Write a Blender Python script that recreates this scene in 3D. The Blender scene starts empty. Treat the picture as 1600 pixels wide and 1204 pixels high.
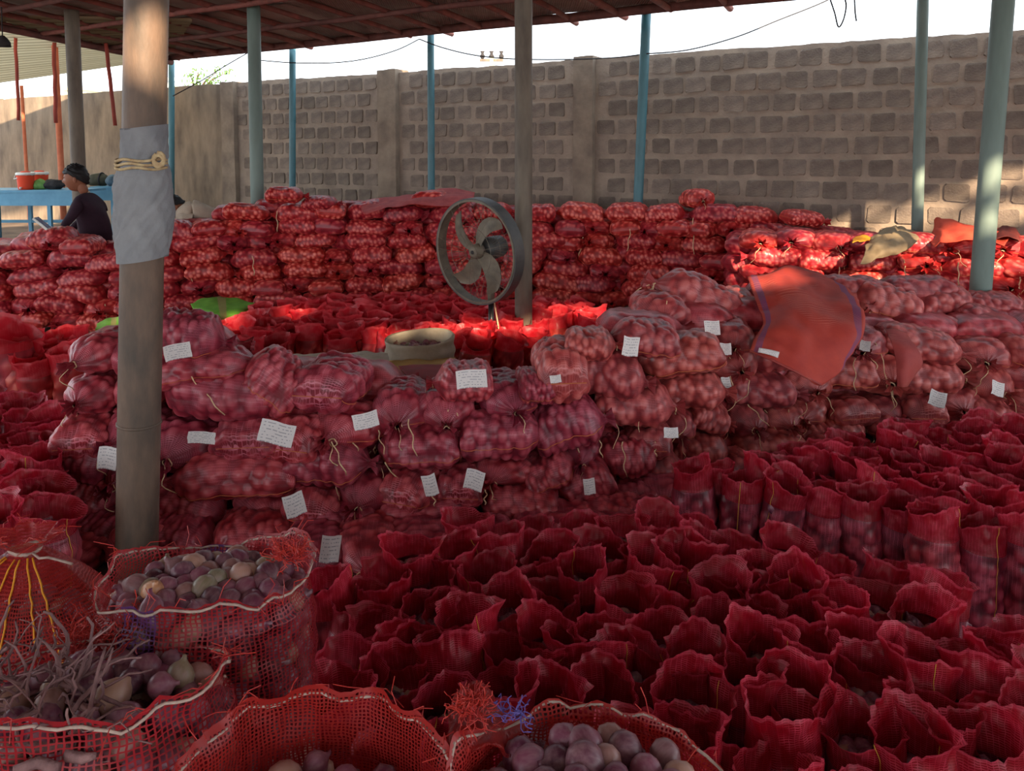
import bpy, bmesh, math, random
import numpy as np
from mathutils import Vector, Matrix, noise, Euler

R = random.Random(7)
PI = math.pi
scene = bpy.context.scene
COL = scene.collection

# ------------------------------------------------------------------ camera, world, sun
PITCH = math.radians(4.0)
EYE = Vector((0, 0, 1.7))
F_PX = 1200.0
CX, CY = 800.0, 240.0 + 1200 * math.tan(PITCH)
FWD = Vector((0, math.cos(PITCH), -math.sin(PITCH)))
UP = Vector((0, math.sin(PITCH), math.cos(PITCH)))
cam_d = bpy.data.cameras.new('camera')
cam_d.sensor_width = 36
cam_d.lens = F_PX / 1600 * 36
cam_d.shift_y = -(602 - CY) / 1600
cam_d.clip_start = 0.05
cam_d.clip_end = 300
cam = bpy.data.objects.new('camera', cam_d)
cam.location = EYE
cam.rotation_euler = (PI / 2 - PITCH, 0, 0)
COL.objects.link(cam)
scene.camera = cam

world = bpy.data.worlds.new('World')
scene.world = world
world.use_nodes = True
wn = world.node_tree.nodes
wl = world.node_tree.links
wn.clear()
wo = wn.new('ShaderNodeOutputWorld')
wb = wn.new('ShaderNodeBackground')
wtc = wn.new('ShaderNodeTexCoord')
wsep = wn.new('ShaderNodeSeparateXYZ')
wr = wn.new('ShaderNodeValToRGB')
wr.color_ramp.elements[0].position = 0.0
wr.color_ramp.elements[0].color = (0.84, 0.90, 0.95, 1)
wr.color_ramp.elements[1].position = 0.6
wr.color_ramp.elements[1].color = (0.60, 0.74, 0.86, 1)
wl.new(wtc.outputs['Generated'], wsep.inputs[0])
wl.new(wsep.outputs[2], wr.inputs[0])
wl.new(wr.outputs[0], wb.inputs[0])
wb.inputs[1].default_value = 1.0
wl.new(wb.outputs[0], wo.inputs[0])

SUN_EL = math.radians(28)
SUN = Vector((0.30 * math.cos(SUN_EL), -0.954 * math.cos(SUN_EL), math.sin(SUN_EL))).normalized()
sl = bpy.data.lights.new('sun', 'SUN')
sl.energy = 4.4
sl.color = (1.0, 0.80, 0.55)
sl.angle = math.radians(1.6)
so = bpy.data.objects.new('sun', sl)
so.rotation_euler = SUN.to_track_quat('Z', 'Y').to_euler()
so.location = (2, -6, 8)
COL.objects.link(so)

scene.view_settings.view_transform = 'Standard'
scene.view_settings.look = 'None'
scene.view_settings.exposure = 1.78
scene.view_settings.gamma = 1
scene.view_settings.use_curve_mapping = False
scene.cycles.max_bounces = 6
scene.cycles.transparent_max_bounces = 10
scene.cycles.use_denoising = True


# ------------------------------------------------------------------ helpers
def ray(px, py):
    return FWD + Vector((1, 0, 0)) * ((px - CX) / F_PX) + UP * ((CY - py) / F_PX)


def at_d(px, py, d):
    r = ray(px, py)
    return EYE + r * (d / r.y)


def at_z(px, py, z):
    r = ray(px, py)
    return EYE + r * ((z - EYE.z) / r.z)


def depth_scale(p):
    """metres per pixel at a point"""
    return (p - EYE).dot(FWD) / F_PX


def srgb(r, g, b):
    def c(v):
        v /= 255.0
        return v / 12.92 if v <= 0.04045 else ((v + 0.055) / 1.055) ** 2.4
    return (c(r), c(g), c(b), 1)


def tag(o, label=None, cat=None, group=None, kind=None):
    if label: o['label'] = label
    if cat: o['category'] = cat
    if group: o['group'] = group
    if kind: o['kind'] = kind
    return o


def link(name, me, parent=None, mat=None):
    o = bpy.data.objects.new(name, me)
    COL.objects.link(o)
    if parent: o.parent = parent
    if mat is not None and me is not None and len(me.materials) == 0:
        me.materials.append(mat)
    return o


def empty(name, loc=(0, 0, 0), rz=0):
    o = bpy.data.objects.new(name, None)
    COL.objects.link(o)
    o.location = loc
    o.rotation_euler = (0, 0, rz)
    o.empty_display_size = 0.1
    return o


def me_from(name, verts, faces, uvs=None, lump=None, smooth=True, mats=None, fmat=None, tint=None):
    me = bpy.data.meshes.new(name)
    me.from_pydata([tuple(v) for v in verts], [], faces)
    if smooth:
        me.polygons.foreach_set('use_smooth', [True] * len(me.polygons))
    if uvs is not None:
        ul = me.uv_layers.new(name='UVMap')
        li = np.empty(len(me.loops), dtype=np.int32)
        me.loops.foreach_get('vertex_index', li)
        ul.data.foreach_set('uv', np.asarray(uvs, dtype=np.float32)[li].ravel())
    if lump is not None:
        a = me.attributes.new('lump', 'FLOAT', 'POINT')
        a.data.foreach_set('value', np.asarray(lump, dtype=np.float32))
    if tint is not None:
        a = me.attributes.new('tint', 'FLOAT', 'POINT')
        a.data.foreach_set('value', np.asarray(tint, dtype=np.float32))
    if mats:
        for m in mats: me.materials.append(m)
    if fmat is not None:
        me.polygons.foreach_set('material_index', fmat)
    me.update()
    return me


class MB:
    def __init__(s):
        s.v = []; s.f = []; s.t = []

    def add(s, verts, faces, tint=0.5):
        n = len(s.v)
        s.v += [tuple(v) for v in verts]
        s.f += [tuple(i + n for i in f) for f in faces]
        s.t += [tint] * len(verts)

    def box(s, c, size, M=None):
        x, y, z = [k / 2 for k in size]
        vs = [Vector((a, b, d)) for a in (-x, x) for b in (-y, y) for d in (-z, z)]
        if M is not None: vs = [M @ v for v in vs]
        vs = [v + Vector(c) for v in vs]
        s.add(vs, [(0, 1, 3, 2), (4, 6, 7, 5), (0, 4, 5, 1), (2, 3, 7, 6), (0, 2, 6, 4), (1, 5, 7, 3)])

    def tube(s, pts, r, n=8, cap=True):
        pts = [Vector(p) for p in pts]
        rs = r if isinstance(r, (list, tuple)) else [r] * len(pts)
        vs = []
        t0 = (pts[1] - pts[0]).normalized()
        ref = Vector((0, 0, 1)) if abs(t0.z) < 0.9 else Vector((1, 0, 0))
        a = t0.cross(ref).normalized()
        for i, p in enumerate(pts):
            t = (pts[min(i + 1, len(pts) - 1)] - pts[max(i - 1, 0)]).normalized()
            a = (a - t * a.dot(t))
            if a.length < 1e-6: a = t.orthogonal()
            a.normalize()
            b = t.cross(a)
            for k in range(n):
                th = 2 * PI * k / n
                vs.append(p + (a * math.cos(th) + b * math.sin(th)) * rs[i])
        fs = []
        for i in range(len(pts) - 1):
            for k in range(n):
                k2 = (k + 1) % n
                fs.append((i * n + k, i * n + k2, (i + 1) * n + k2, (i + 1) * n + k))
        if cap:
            fs.append(tuple(range(n))[::-1])
            fs.append(tuple((len(pts) - 1) * n + k for k in range(n)))
        s.add(vs, fs)

    def build(s, name, mat, parent=None, smooth=False, tint=False):
        me = me_from(name, s.v, s.f, smooth=smooth, tint=s.t if tint else None)
        return link(name, me, parent, mat)


def grid_mesh(fn, nu, nv, closed=True):
    """fn(i,j)->(pos,uv,lump); i around (nu), j along (nv)"""
    V = []; U = []; L = []
    cols = nu + 1
    for j in range(nv):
        for i in range(cols):
            p, uv, l = fn(i % nu if closed else i, j, i)
            V.append(p); U.append(uv); L.append(l)
    Fc = []
    for j in range(nv - 1):
        for i in range(cols - 1):
            a = j * cols + i
            Fc.append((a, a + 1, a + cols + 1, a + cols))
    return V, Fc, U, L


# ------------------------------------------------------------------ materials
def new_mat(name):
    m = bpy.data.materials.new(name)
    m.use_nodes = True
    nt = m.node_tree
    nt.nodes.clear()
    out = nt.nodes.new('ShaderNodeOutputMaterial')
    return m, nt, out


def N(nt, t, **kw):
    n = nt.nodes.new(t)
    for k, v in kw.items(): setattr(n, k, v)
    return n


def math_n(nt, op, a, b=None, c=None):
    n = N(nt, 'ShaderNodeMath', operation=op)
    for i, x in enumerate((a, b, c)):
        if x is None: continue
        if isinstance(x, (int, float)): n.inputs[i].default_value = x
        else: nt.links.new(x, n.inputs[i])
    return n.outputs[0]


def mixc(nt, fac, a, b, blend='MIX'):
    n = N(nt, 'ShaderNodeMix', data_type='RGBA', blend_type=blend)
    if isinstance(fac, (int, float)): n.inputs[0].default_value = fac
    else: nt.links.new(fac, n.inputs[0])
    for s, x in ((6, a), (7, b)):
        if isinstance(x, tuple): n.inputs[s].default_value = x
        else: nt.links.new(x, n.inputs[s])
    return n.outputs[2]


def ramp(nt, fac, stops):
    n = N(nt, 'ShaderNodeValToRGB')
    e = n.color_ramp.elements
    while len(e) < len(stops): e.new(0.5)
    for k, (p, c) in enumerate(stops):
        e[k].position = p; e[k].color = c
    nt.links.new(fac, n.inputs[0])
    return n.outputs[0]


def noise_n(nt, scale, vec=None, detail=3, rough=0.6, dist=0):
    n = N(nt, 'ShaderNodeTexNoise')
    n.inputs['Scale'].default_value = scale
    n.inputs['Detail'].default_value = detail
    n.inputs['Roughness'].default_value = rough
    n.inputs['Distortion'].default_value = dist
    if vec is not None: nt.links.new(vec, n.inputs['Vector'])
    return n


def basic(name, col, rough=0.7, col2=None, scale=12, spec=0.3, metal=0, bump=0.0, bscale=None, stretch=None, translucent=0, detail=4):
    m, nt, out = new_mat(name)
    tc = N(nt, 'ShaderNodeTexCoord')
    vec = tc.outputs['Object']
    if stretch:
        mp = N(nt, 'ShaderNodeMapping'); mp.inputs['Scale'].default_value = stretch
        nt.links.new(vec, mp.inputs[0]); vec = mp.outputs[0]
    p = N(nt, 'ShaderNodeBsdfPrincipled')
    p.inputs['Roughness'].default_value = rough
    p.inputs['Specular IOR Level'].default_value = spec
    p.inputs['Metallic'].default_value = metal
    if col2 is not None:
        nn = noise_n(nt, scale, vec, detail)
        c = ramp(nt, nn.outputs[0], [(0.32, col), (0.68, col2)])
        nt.links.new(c, p.inputs['Base Color'])
    else:
        p.inputs['Base Color'].default_value = col
    if bump:
        nb = noise_n(nt, bscale or scale * 3, vec, 5)
        b = N(nt, 'ShaderNodeBump'); b.inputs['Strength'].default_value = bump
        b.inputs['Distance'].default_value = 0.01
        nt.links.new(nb.outputs[0], b.inputs['Height'])
        nt.links.new(b.outputs[0], p.inputs['Normal'])
    sh = p.outputs[0]
    if translucent:
        t = N(nt, 'ShaderNodeBsdfTranslucent')
        if col2 is not None: nt.links.new(c, t.inputs[0])
        else: t.inputs[0].default_value = col
        mx = N(nt, 'ShaderNodeMixShader'); mx.inputs[0].default_value = translucent
        nt.links.new(sh, mx.inputs[1]); nt.links.new(t.outputs[0], mx.inputs[2])
        sh = mx.outputs[0]
    nt.links.new(sh, out.inputs[0])
    return m


def weave_lines(nt, uv, period, width, wob=0.0012):
    """returns fac 0..1 of threads in U and V separately"""
    sp = N(nt, 'ShaderNodeSeparateXYZ')
    nz = noise_n(nt, 22, uv, 2)
    ad = N(nt, 'ShaderNodeVectorMath', operation='MULTIPLY_ADD')
    nt.links.new(nz.outputs['Color'], ad.inputs[0])
    ad.inputs[1].default_value = (wob * 8, wob * 8, 0)
    nt.links.new(uv, ad.inputs[2])
    nt.links.new(ad.outputs[0], sp.inputs[0])
    res = []
    for k in (0, 1):
        f = math_n(nt, 'FRACT', math_n(nt, 'DIVIDE', sp.outputs[k], period[k]))
        d = math_n(nt, 'ABSOLUTE', math_n(nt, 'SUBTRACT', f, 0.5))
        res.append(math_n(nt, 'LESS_THAN', d, width[k] / 2))
    return res


def net_mat(name, low, mid, high, thread, thread_amt=0.5, rough=0.36, weave=(0.014, 0.0046)):
    """onions pressing against a raschel net"""
    m, nt, out = new_mat(name)
    at = N(nt, 'ShaderNodeAttribute', attribute_name='lump')
    oi = N(nt, 'ShaderNodeObjectInfo')
    c = ramp(nt, at.outputs['Fac'], [(0.0, low), (0.35, mid), (0.85, high)])  # paler lump tops: onion under net, with highlights painted into the colour
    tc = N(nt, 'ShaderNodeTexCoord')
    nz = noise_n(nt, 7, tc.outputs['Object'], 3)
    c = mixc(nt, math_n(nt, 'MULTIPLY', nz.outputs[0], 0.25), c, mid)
    uv = tc.outputs['UV']
    wu, wv = weave_lines(nt, uv, weave, (0.12, 0.34))
    th = math_n(nt, 'MAXIMUM', wu, wv)
    nz2 = noise_n(nt, 9, tc.outputs['Object'], 2)
    tf = math_n(nt, 'MULTIPLY', th, math_n(nt, 'MULTIPLY', ramp(nt, nz2.outputs[0], [(0.42, (0.1, 0.1, 0.1, 1)), (0.62, (1, 1, 1, 1))]), thread_amt))  # threads paler in patches, glints painted into their colour
    c = mixc(nt, tf, c, thread)
    hs = N(nt, 'ShaderNodeHueSaturation')
    nt.links.new(math_n(nt, 'MULTIPLY_ADD', oi.outputs['Random'], 0.010, 0.495), hs.inputs['Hue'])
    nt.links.new(math_n(nt, 'MULTIPLY_ADD', oi.outputs['Random'], 0.36, 0.84), hs.inputs['Value'])
    nt.links.new(c, hs.inputs['Color'])
    p = N(nt, 'ShaderNodeBsdfPrincipled')
    nt.links.new(hs.outputs[0], p.inputs['Base Color'])
    p.inputs['Roughness'].default_value = rough
    p.inputs['Specular IOR Level'].default_value = 0.45
    b = N(nt, 'ShaderNodeBump'); b.inputs['Strength'].default_value = 0.35; b.inputs['Distance'].default_value = 0.002
    nt.links.new(th, b.inputs['Height'])
    nt.links.new(b.outputs[0], p.inputs['Normal'])
    nt.links.new(p.outputs[0], out.inputs[0])
    return m


def sheet_mat(name, col, thread, alpha=0.85, transl=0.45, weave=(0.012, 0.0048), lines=0.8, wid=(0.12, 0.36)):
    """single layer of red net cloth: thin, lets light through"""
    m, nt, out = new_mat(name)
    tc = N(nt, 'ShaderNodeTexCoord')
    oi = N(nt, 'ShaderNodeObjectInfo')
    wu, wv = weave_lines(nt, tc.outputs['UV'], weave, wid)
    th = math_n(nt, 'MAXIMUM', wu, wv)
    nz = noise_n(nt, 14, tc.outputs['Object'], 3)
    pt = ramp(nt, noise_n(nt, 18, tc.outputs['Object'], 2).outputs[0], [(.42, (.12, .12, .12, 1)), (.62, (1, 1, 1, 1))])
    c = mixc(nt, math_n(nt, 'MULTIPLY', math_n(nt, 'MULTIPLY', th, pt), lines), col, thread)  # pale thread dashes paint the sheen of the weave into the colour
    hem = N(nt, 'ShaderNodeAttribute', attribute_name='lump')
    c = mixc(nt, math_n(nt, 'MULTIPLY', math_n(nt, 'GREATER_THAN', hem.outputs['Fac'], .55), .45), c, thread)
    c = mixc(nt, math_n(nt, 'MULTIPLY', nz.outputs[0], 0.3), c, tuple(x * 0.55 for x in col[:3]) + (1,))
    hs = N(nt, 'ShaderNodeHueSaturation')
    nt.links.new(math_n(nt, 'MULTIPLY_ADD', oi.outputs['Random'], 0.35, 0.84), hs.inputs['Value'])
    nt.links.new(c, hs.inputs['Color'])
    p = N(nt, 'ShaderNodeBsdfPrincipled')
    nt.links.new(hs.outputs[0], p.inputs['Base Color'])
    p.inputs['Roughness'].default_value = 0.4
    p.inputs['Specular IOR Level'].default_value = 0.5
    t = N(nt, 'ShaderNodeBsdfTranslucent'); nt.links.new(hs.outputs[0], t.inputs[0])
    b = N(nt, 'ShaderNodeBump'); b.inputs['Strength'].default_value = 0.4; b.inputs['Distance'].default_value = 0.002
    nt.links.new(th, b.inputs['Height']); nt.links.new(b.outputs[0], p.inputs['Normal'])
    mx = N(nt, 'ShaderNodeMixShader'); mx.inputs[0].default_value = transl
    nt.links.new(p.outputs[0], mx.inputs[1]); nt.links.new(t.outputs[0], mx.inputs[2])
    tr = N(nt, 'ShaderNodeBsdfTransparent')
    m2 = N(nt, 'ShaderNodeMixShader')
    if alpha >= 1: m2.inputs[0].default_value = 1
    else: nt.links.new(math_n(nt, 'MAXIMUM', th, alpha), m2.inputs[0])
    nt.links.new(tr.outputs[0], m2.inputs[1]); nt.links.new(mx.outputs[0], m2.inputs[2])
    nt.links.new(m2.outputs[0], out.inputs[0])
    return m


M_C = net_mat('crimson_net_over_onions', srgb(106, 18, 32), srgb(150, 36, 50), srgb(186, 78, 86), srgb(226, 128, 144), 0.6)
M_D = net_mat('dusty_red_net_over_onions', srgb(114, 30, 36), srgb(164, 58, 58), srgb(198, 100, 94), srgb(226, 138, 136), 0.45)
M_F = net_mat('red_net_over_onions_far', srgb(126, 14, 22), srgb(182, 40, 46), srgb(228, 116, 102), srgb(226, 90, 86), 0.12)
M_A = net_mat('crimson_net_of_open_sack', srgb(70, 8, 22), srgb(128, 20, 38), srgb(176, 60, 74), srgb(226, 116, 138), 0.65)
M_COLLAR = sheet_mat('thin_crimson_net_sheet', srgb(166, 2, 26), srgb(230, 84, 108), 0.8, 0.42)
M_COLLAR_FAR = sheet_mat('thin_red_net_sheet', srgb(206, 22, 40), srgb(236, 90, 96), 1.0, 0.4)
M_SEAM = basic('yellow_seam_thread', srgb(205, 150, 60), 0.7)
M_SEAMP = basic('orange_seam_thread', srgb(200, 110, 70), 0.7)
M_TWINE = basic('jute_twine', srgb(232, 200, 160), 0.85, srgb(206, 168, 128), 60)
M_CONC = basic('dusty_concrete_floor', srgb(120, 100, 84), 0.95, srgb(84, 68, 58), 2.5, bump=0.4, bscale=20)
M_MORTAR = basic('cement_mortar', srgb(168, 148, 130), 0.95, srgb(134, 118, 106), 3, bump=0.7, bscale=25)
M_PLASTER = basic('stained_cement_render', srgb(150, 130, 110), 0.95, srgb(104, 90, 78), 2.6, bump=0.3, bscale=12, stretch=(1.3, 1.3, 0.5))
M_PIL = basic('grey_cement_pier', srgb(150, 132, 114), 0.95, srgb(118, 102, 90), 4, bump=0.5, bscale=18)


def block_mat():
    m, nt, out = new_mat('grey_concrete_block')
    tc = N(nt, 'ShaderNodeTexCoord'); oi = N(nt, 'ShaderNodeObjectInfo')
    nz = noise_n(nt, 9, tc.outputs['Object'], 5)
    c = ramp(nt, nz.outputs[0], [(0.3, srgb(112, 98, 90)), (0.7, srgb(142, 126, 112))])
    hs = N(nt, 'ShaderNodeHueSaturation')
    nt.links.new(math_n(nt, 'MULTIPLY_ADD', oi.outputs['Random'], 0.35, 0.8), hs.inputs['Value'])
    nt.links.new(c, hs.inputs['Color'])
    p = N(nt, 'ShaderNodeBsdfPrincipled'); p.inputs['Roughness'].default_value = 0.95
    p.inputs['Specular IOR Level'].default_value = 0.15
    nt.links.new(hs.outputs[0], p.inputs['Base Color'])
    nb = noise_n(nt, 60, tc.outputs['Object'], 5)
    b = N(nt, 'ShaderNodeBump'); b.inputs['Strength'].default_value = 0.7; b.inputs['Distance'].default_value = 0.01
    nt.links.new(nb.outputs[0], b.inputs['Height']); nt.links.new(b.outputs[0], p.inputs['Normal'])
    nt.links.new(p.outputs[0], out.inputs[0])
    return m


M_BLOCK = block_mat()


def onion_mat(name, use_attr):
    m, nt, out = new_mat(name)
    tc = N(nt, 'ShaderNodeTexCoord')
    if use_attr:
        f = N(nt, 'ShaderNodeAttribute', attribute_name='tint').outputs['Fac']
    else:
        f = N(nt, 'ShaderNodeObjectInfo').outputs['Random']
    c = ramp(nt, f, [(0.0, srgb(74, 30, 46)), (0.25, srgb(116, 52, 78)), (0.5, srgb(142, 78, 96)),
                     (0.7, srgb(104, 60, 72)), (0.84, srgb(164, 116, 104)), (0.93, srgb(186, 146, 120)), (1.0, srgb(120, 112, 84))])
    mp = N(nt, 'ShaderNodeMapping'); mp.inputs['Scale'].default_value = (1, 1, 0.25)
    nt.links.new(tc.outputs['Object'], mp.inputs[0])
    nz = noise_n(nt, 90, mp.outputs[0], 4)
    c = mixc(nt, ramp(nt, nz.outputs[0], [(0.4, (0, 0, 0, 1)), (0.75, (0.5, 0.5, 0.5, 1))]), c, srgb(190, 150, 150))
    p = N(nt, 'ShaderNodeBsdfPrincipled')
    nt.links.new(c, p.inputs['Base Color'])
    p.inputs['Roughness'].default_value = 0.38
    p.inputs['Specular IOR Level'].default_value = 0.5
    nt.links.new(p.outputs[0], out.inputs[0])
    return m


M_ON = onion_mat('purple_onion_skin', False)
M_ONJ = onion_mat('purple_onion_skin_joined', True)
M_GOLD = basic('golden_onion_skin', srgb(206, 150, 108), 0.35, srgb(176, 112, 74), 30, spec=0.5)


def paper_mat():
    m, nt, out = new_mat('printed_white_paper')
    tc = N(nt, 'ShaderNodeTexCoord')
    sp = N(nt, 'ShaderNodeSeparateXYZ'); nt.links.new(tc.outputs['UV'], sp.inputs[0])
    row = math_n(nt, 'FRACT', math_n(nt, 'MULTIPLY', sp.outputs[1], 7))
    ln = math_n(nt, 'LESS_THAN', row, 0.28)
    nz = N(nt, 'ShaderNodeTexWhiteNoise', noise_dimensions='2D')
    sn = N(nt, 'ShaderNodeVectorMath', operation='SNAP')
    nt.links.new(tc.outputs['UV'], sn.inputs[0]); sn.inputs[1].default_value = (0.045, 1 / 7, 1)
    nt.links.new(sn.outputs[0], nz.inputs['Vector'])
    f = math_n(nt, 'MULTIPLY', ln, math_n(nt, 'GREATER_THAN', nz.outputs['Value'], 0.45))
    ins = math_n(nt, 'LESS_THAN', math_n(nt, 'ABSOLUTE', math_n(nt, 'SUBTRACT', sp.outputs[0], 0.5)), 0.42)
    f = math_n(nt, 'MULTIPLY', math_n(nt, 'MULTIPLY', f, ins), 0.6)
    c = mixc(nt, f, srgb(222, 212, 208), srgb(96, 92, 104))
    p = N(nt, 'ShaderNodeBsdfPrincipled'); nt.links.new(c, p.inputs['Base Color'])
    p.inputs['Roughness'].default_value = 0.7
    nt.links.new(p.outputs[0], out.inputs[0])
    return m


M_PAPER = paper_mat()
M_STEEL = basic('worn_grey_steel_pole', srgb(128, 114, 98), 0.6, srgb(92, 80, 70), 5, spec=0.4, bump=0.15, bscale=60, stretch=(1.5, 1.5, 0.4))
M_BIGPOLE = basic('weathered_steel_pipe', srgb(122, 98, 82), 0.55, srgb(80, 70, 62), 7, spec=0.4, bump=0.2, bscale=80, stretch=(1.5, 1.5, 0.5))
M_TEAL = basic('teal_painted_steel_pole', srgb(72, 124, 134), 0.45, srgb(60, 100, 108), 4, spec=0.5, stretch=(1.5, 1.5, 0.5))
M_TEALG = basic('faded_teal_grey_pole', srgb(122, 138, 130), 0.55, srgb(98, 112, 104), 3, spec=0.4, stretch=(1.5, 1.5, 0.3))
M_BLUE = basic('sky_blue_painted_metal', srgb(112, 168, 196), 0.5, srgb(92, 146, 176), 4)
M_REDWOOD = basic('red_painted_wood_pole', srgb(168, 72, 58), 0.75, srgb(126, 56, 48), 6, bump=0.3, stretch=(3, 3, 0.5))
M_ORWOOD = basic('orange_painted_post', srgb(206, 118, 82), 0.7, srgb(178, 92, 64), 6)
M_BEAM = basic('dark_smoked_wood', srgb(124, 76, 68), 0.8, srgb(84, 54, 50), 6, bump=0.4)
M_DRED = basic('brick_red_rough_bamboo', srgb(152, 88, 78), 0.8, srgb(112, 70, 64), 8, bump=0.4)


def mat_mat():
    m, nt, out = new_mat('woven_reed_mat')
    tc = N(nt, 'ShaderNodeTexCoord'); oi = N(nt, 'ShaderNodeObjectInfo')
    w = N(nt, 'ShaderNodeTexWave'); w.inputs['Scale'].default_value = 14; w.inputs['Distortion'].default_value = 2.5
    w.inputs['Detail'].default_value = 2
    nt.links.new(tc.outputs['Object'], w.inputs['Vector'])
    nz = noise_n(nt, 3, tc.outputs['Object'], 5)
    c = ramp(nt, nz.outputs[0], [(0.3, srgb(140, 122, 114)), (0.7, srgb(190, 170, 158))])
    c = mixc(nt, math_n(nt, 'MULTIPLY', w.outputs['Fac'], 0.4), c, srgb(112, 88, 80))
    hs = N(nt, 'ShaderNodeHueSaturation')
    nt.links.new(math_n(nt, 'MULTIPLY_ADD', oi.outputs['Random'], 0.6, 0.65), hs.inputs['Value'])
    nt.links.new(c, hs.inputs['Color'])
    p = N(nt, 'ShaderNodeBsdfPrincipled'); p.inputs['Roughness'].default_value = 0.9
    nt.links.new(hs.outputs[0], p.inputs['Base Color'])
    b = N(nt, 'ShaderNodeBump'); b.inputs['Strength'].default_value = 0.6; b.inputs['Distance'].default_value = 0.01
    nt.links.new(w.outputs['Fac'], b.inputs['Height']); nt.links.new(b.outputs[0], p.inputs['Normal'])
    nt.links.new(p.outputs[0], out.inputs[0])
    return m


M_MAT = mat_mat()

# ------------------------------------------------------------------ the setting: floor, block wall
fl = MB(); fl.box((0, 4, -0.1), (70, 50, 0.2))
tag(fl.build('floor', M_CONC), 'dusty brown earth and concrete floor of the onion shed', 'floor', kind='structure')

WTOP = 2.76
wa = at_z(0, 155, WTOP); wb_ = at_z(1600, 45, WTOP)
wa.z = wb_.z = 0
WDIR = (wa - wb_).normalized()                 # pointing left and away
WNOR = Vector((-WDIR.y, WDIR.x, 0))            # towards the camera?
if WNOR.dot(-wa) < 0: WNOR = -WNOR
W0 = wb_ - WDIR * 3.5                           # right end of the wall
WLEN = (wa - W0).length + 5.0
WANG = math.atan2(WDIR.y, WDIR.x)


def wall_s(px, py=200, z=None):
    """distance along the wall where a pixel's ray meets its face"""
    r = ray(px, py)
    t = (W0 - EYE).dot(WNOR) / r.dot(WNOR)
    p = EYE + r * t
    return (p - W0).dot(WDIR), p


S_PL = wall_s(352)[0]                           # render begins left of here
wallroot = empty('wall_back', W0, WANG)
tag(wallroot, 'tall grey concrete block wall closing the yard behind the stacks', 'wall', kind='structure')
# local frame: x along the wall, y = WNOR side sign
YS = 1 if (Matrix.Rotation(WANG, 3, 'Z') @ Vector((0, 1, 0))).dot(WNOR) > 0 else -1


def lumpy_slab(x0, x1, z0, z1, y0, y1, amp, seed, nx, nz):
    vs = []; fs = []
    for j in range(nz + 1):
        for i in range(nx + 1):
            x = x0 + (x1 - x0) * i / nx; z = z0 + (z1 - z0) * j / nz
            if j == nz: z += 0.02 * noise.noise(Vector((x * 1.3, seed, 0))) + 0.012 * noise.noise(Vector((x * 9, seed, 3)))
            vs.append((x, YS * (y1 + amp * noise.noise(Vector((x * 3, z * 3, seed)))), z))
    b = len(vs)
    for i in range(nx + 1):
        x = x0 + (x1 - x0) * i / nx
        vs.append((x, YS * y0, vs[nz * (nx + 1) + i][2])); vs.append((x, YS * y0, z0))
    for j in range(nz):
        for i in range(nx):
            a = j * (nx + 1) + i
            fs.append((a, a + 1, a + nx + 2, a + nx + 1))
    for i in range(nx):
        a = nz * (nx + 1) + i
        fs.append((a, a + 1, b + 2 * i + 2, b + 2 * i))
        fs.append((b + 2 * i, b + 2 * i + 2, b + 2 * i + 3, b + 2 * i + 1))
        fs.append((i + 1, i, b + 2 * i + 1, b + 2 * i + 3))
    for i, e in ((0, 0), (nx, 2 * nx)):
        loop = [j * (nx + 1) + i for j in range(nz + 1)] + [b + e, b + e + 1]
        fs.append(tuple(loop))
    return vs, fs


v_, f_ = lumpy_slab(0, S_PL, 0, WTOP, -0.18, 0, 0.008, 1.3, 160, 40)
link('mortar_body', me_from('mortar_body', v_, f_, smooth=False), wallroot, M_MORTAR)
v_, f_ = lumpy_slab(S_PL, WLEN, 0, WTOP, -0.18, 0.012, 0.012, 4.3, 60, 20)
link('rendered_panel', me_from('rendered_panel', v_, f_, smooth=False), wallroot, M_PLASTER)

# blocks of the wall
BW, BH, PITX, PITZ = 0.212, 0.166, 0.252, 0.2135
bmeshes = []
for k in range(8):
    rr = random.Random(k + 40)
    vs = []
    for (sx, sz) in ((-1, -1), (1, -1), (1, 1), (-1, 1)):
        x = sx * BW / 2; z = sz * BH / 2
        jx, jz = rr.uniform(-.012, .006) * sx, rr.uniform(-.012, .006) * sz
        vs.append((x + jx, -0.02 * YS, z + jz))
        c = 0.02
        vs.append((x + jx - c * sx, 0.012 * YS + rr.uniform(-.004, .002), z + jz))
        vs.append((x + jx, 0.012 * YS + rr.uniform(-.004, .002), z + jz - c * sz))
    # order front ring: (v1,v2) per corner, walking around
    front = [1, 4, 5, 8, 7, 10, 11, 2]
    order = [0, 3, 6, 9]
    fs = [tuple([1, 4, 5, 8, 7, 10, 11, 2])]
    fs += [(0, 3, 4, 1), (3, 5, 4), (3, 6, 8, 5), (6, 7, 8), (6, 9, 10, 7), (9, 11, 10), (9, 0, 2, 11), (0, 1, 2)]
    me = me_from('brick', vs, fs, smooth=False)
    me.materials.append(M_BLOCK)
    bmeshes.append(me)
PIERS = [(wall_s(a)[0], wall_s(b)[0]) for a, b in ((372, 352), (624, 596), (930, 900))]
cand = []
nrow = int(WTOP / PITZ)
for r_ in range(nrow):
    z = WTOP - 0.045 - BH / 2 - r_ * PITZ
    x = 0.16 + (0.126 if r_ % 2 else 0)
    while x < S_PL - 0.15:
        xx = x + R.uniform(-.012, .012)
        x += PITX
        if any(a - 0.1 < xx < b + 0.1 for a, b in PIERS): continue
        cand.append((xx, z, r_))
vis = sorted(cand, key=lambda c: (0 if c[2] < 8 and c[0] > 3.3 else 1, c[0]))
for (x, z, r_) in vis[:295]:
    o = link('brick', R.choice(bmeshes), wallroot)
    o.location = (x, YS * R.uniform(-0.004, 0.006), z)
    o.rotation_euler = (0, R.uniform(-.012, .012), 0)
bm_ = MB()
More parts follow.
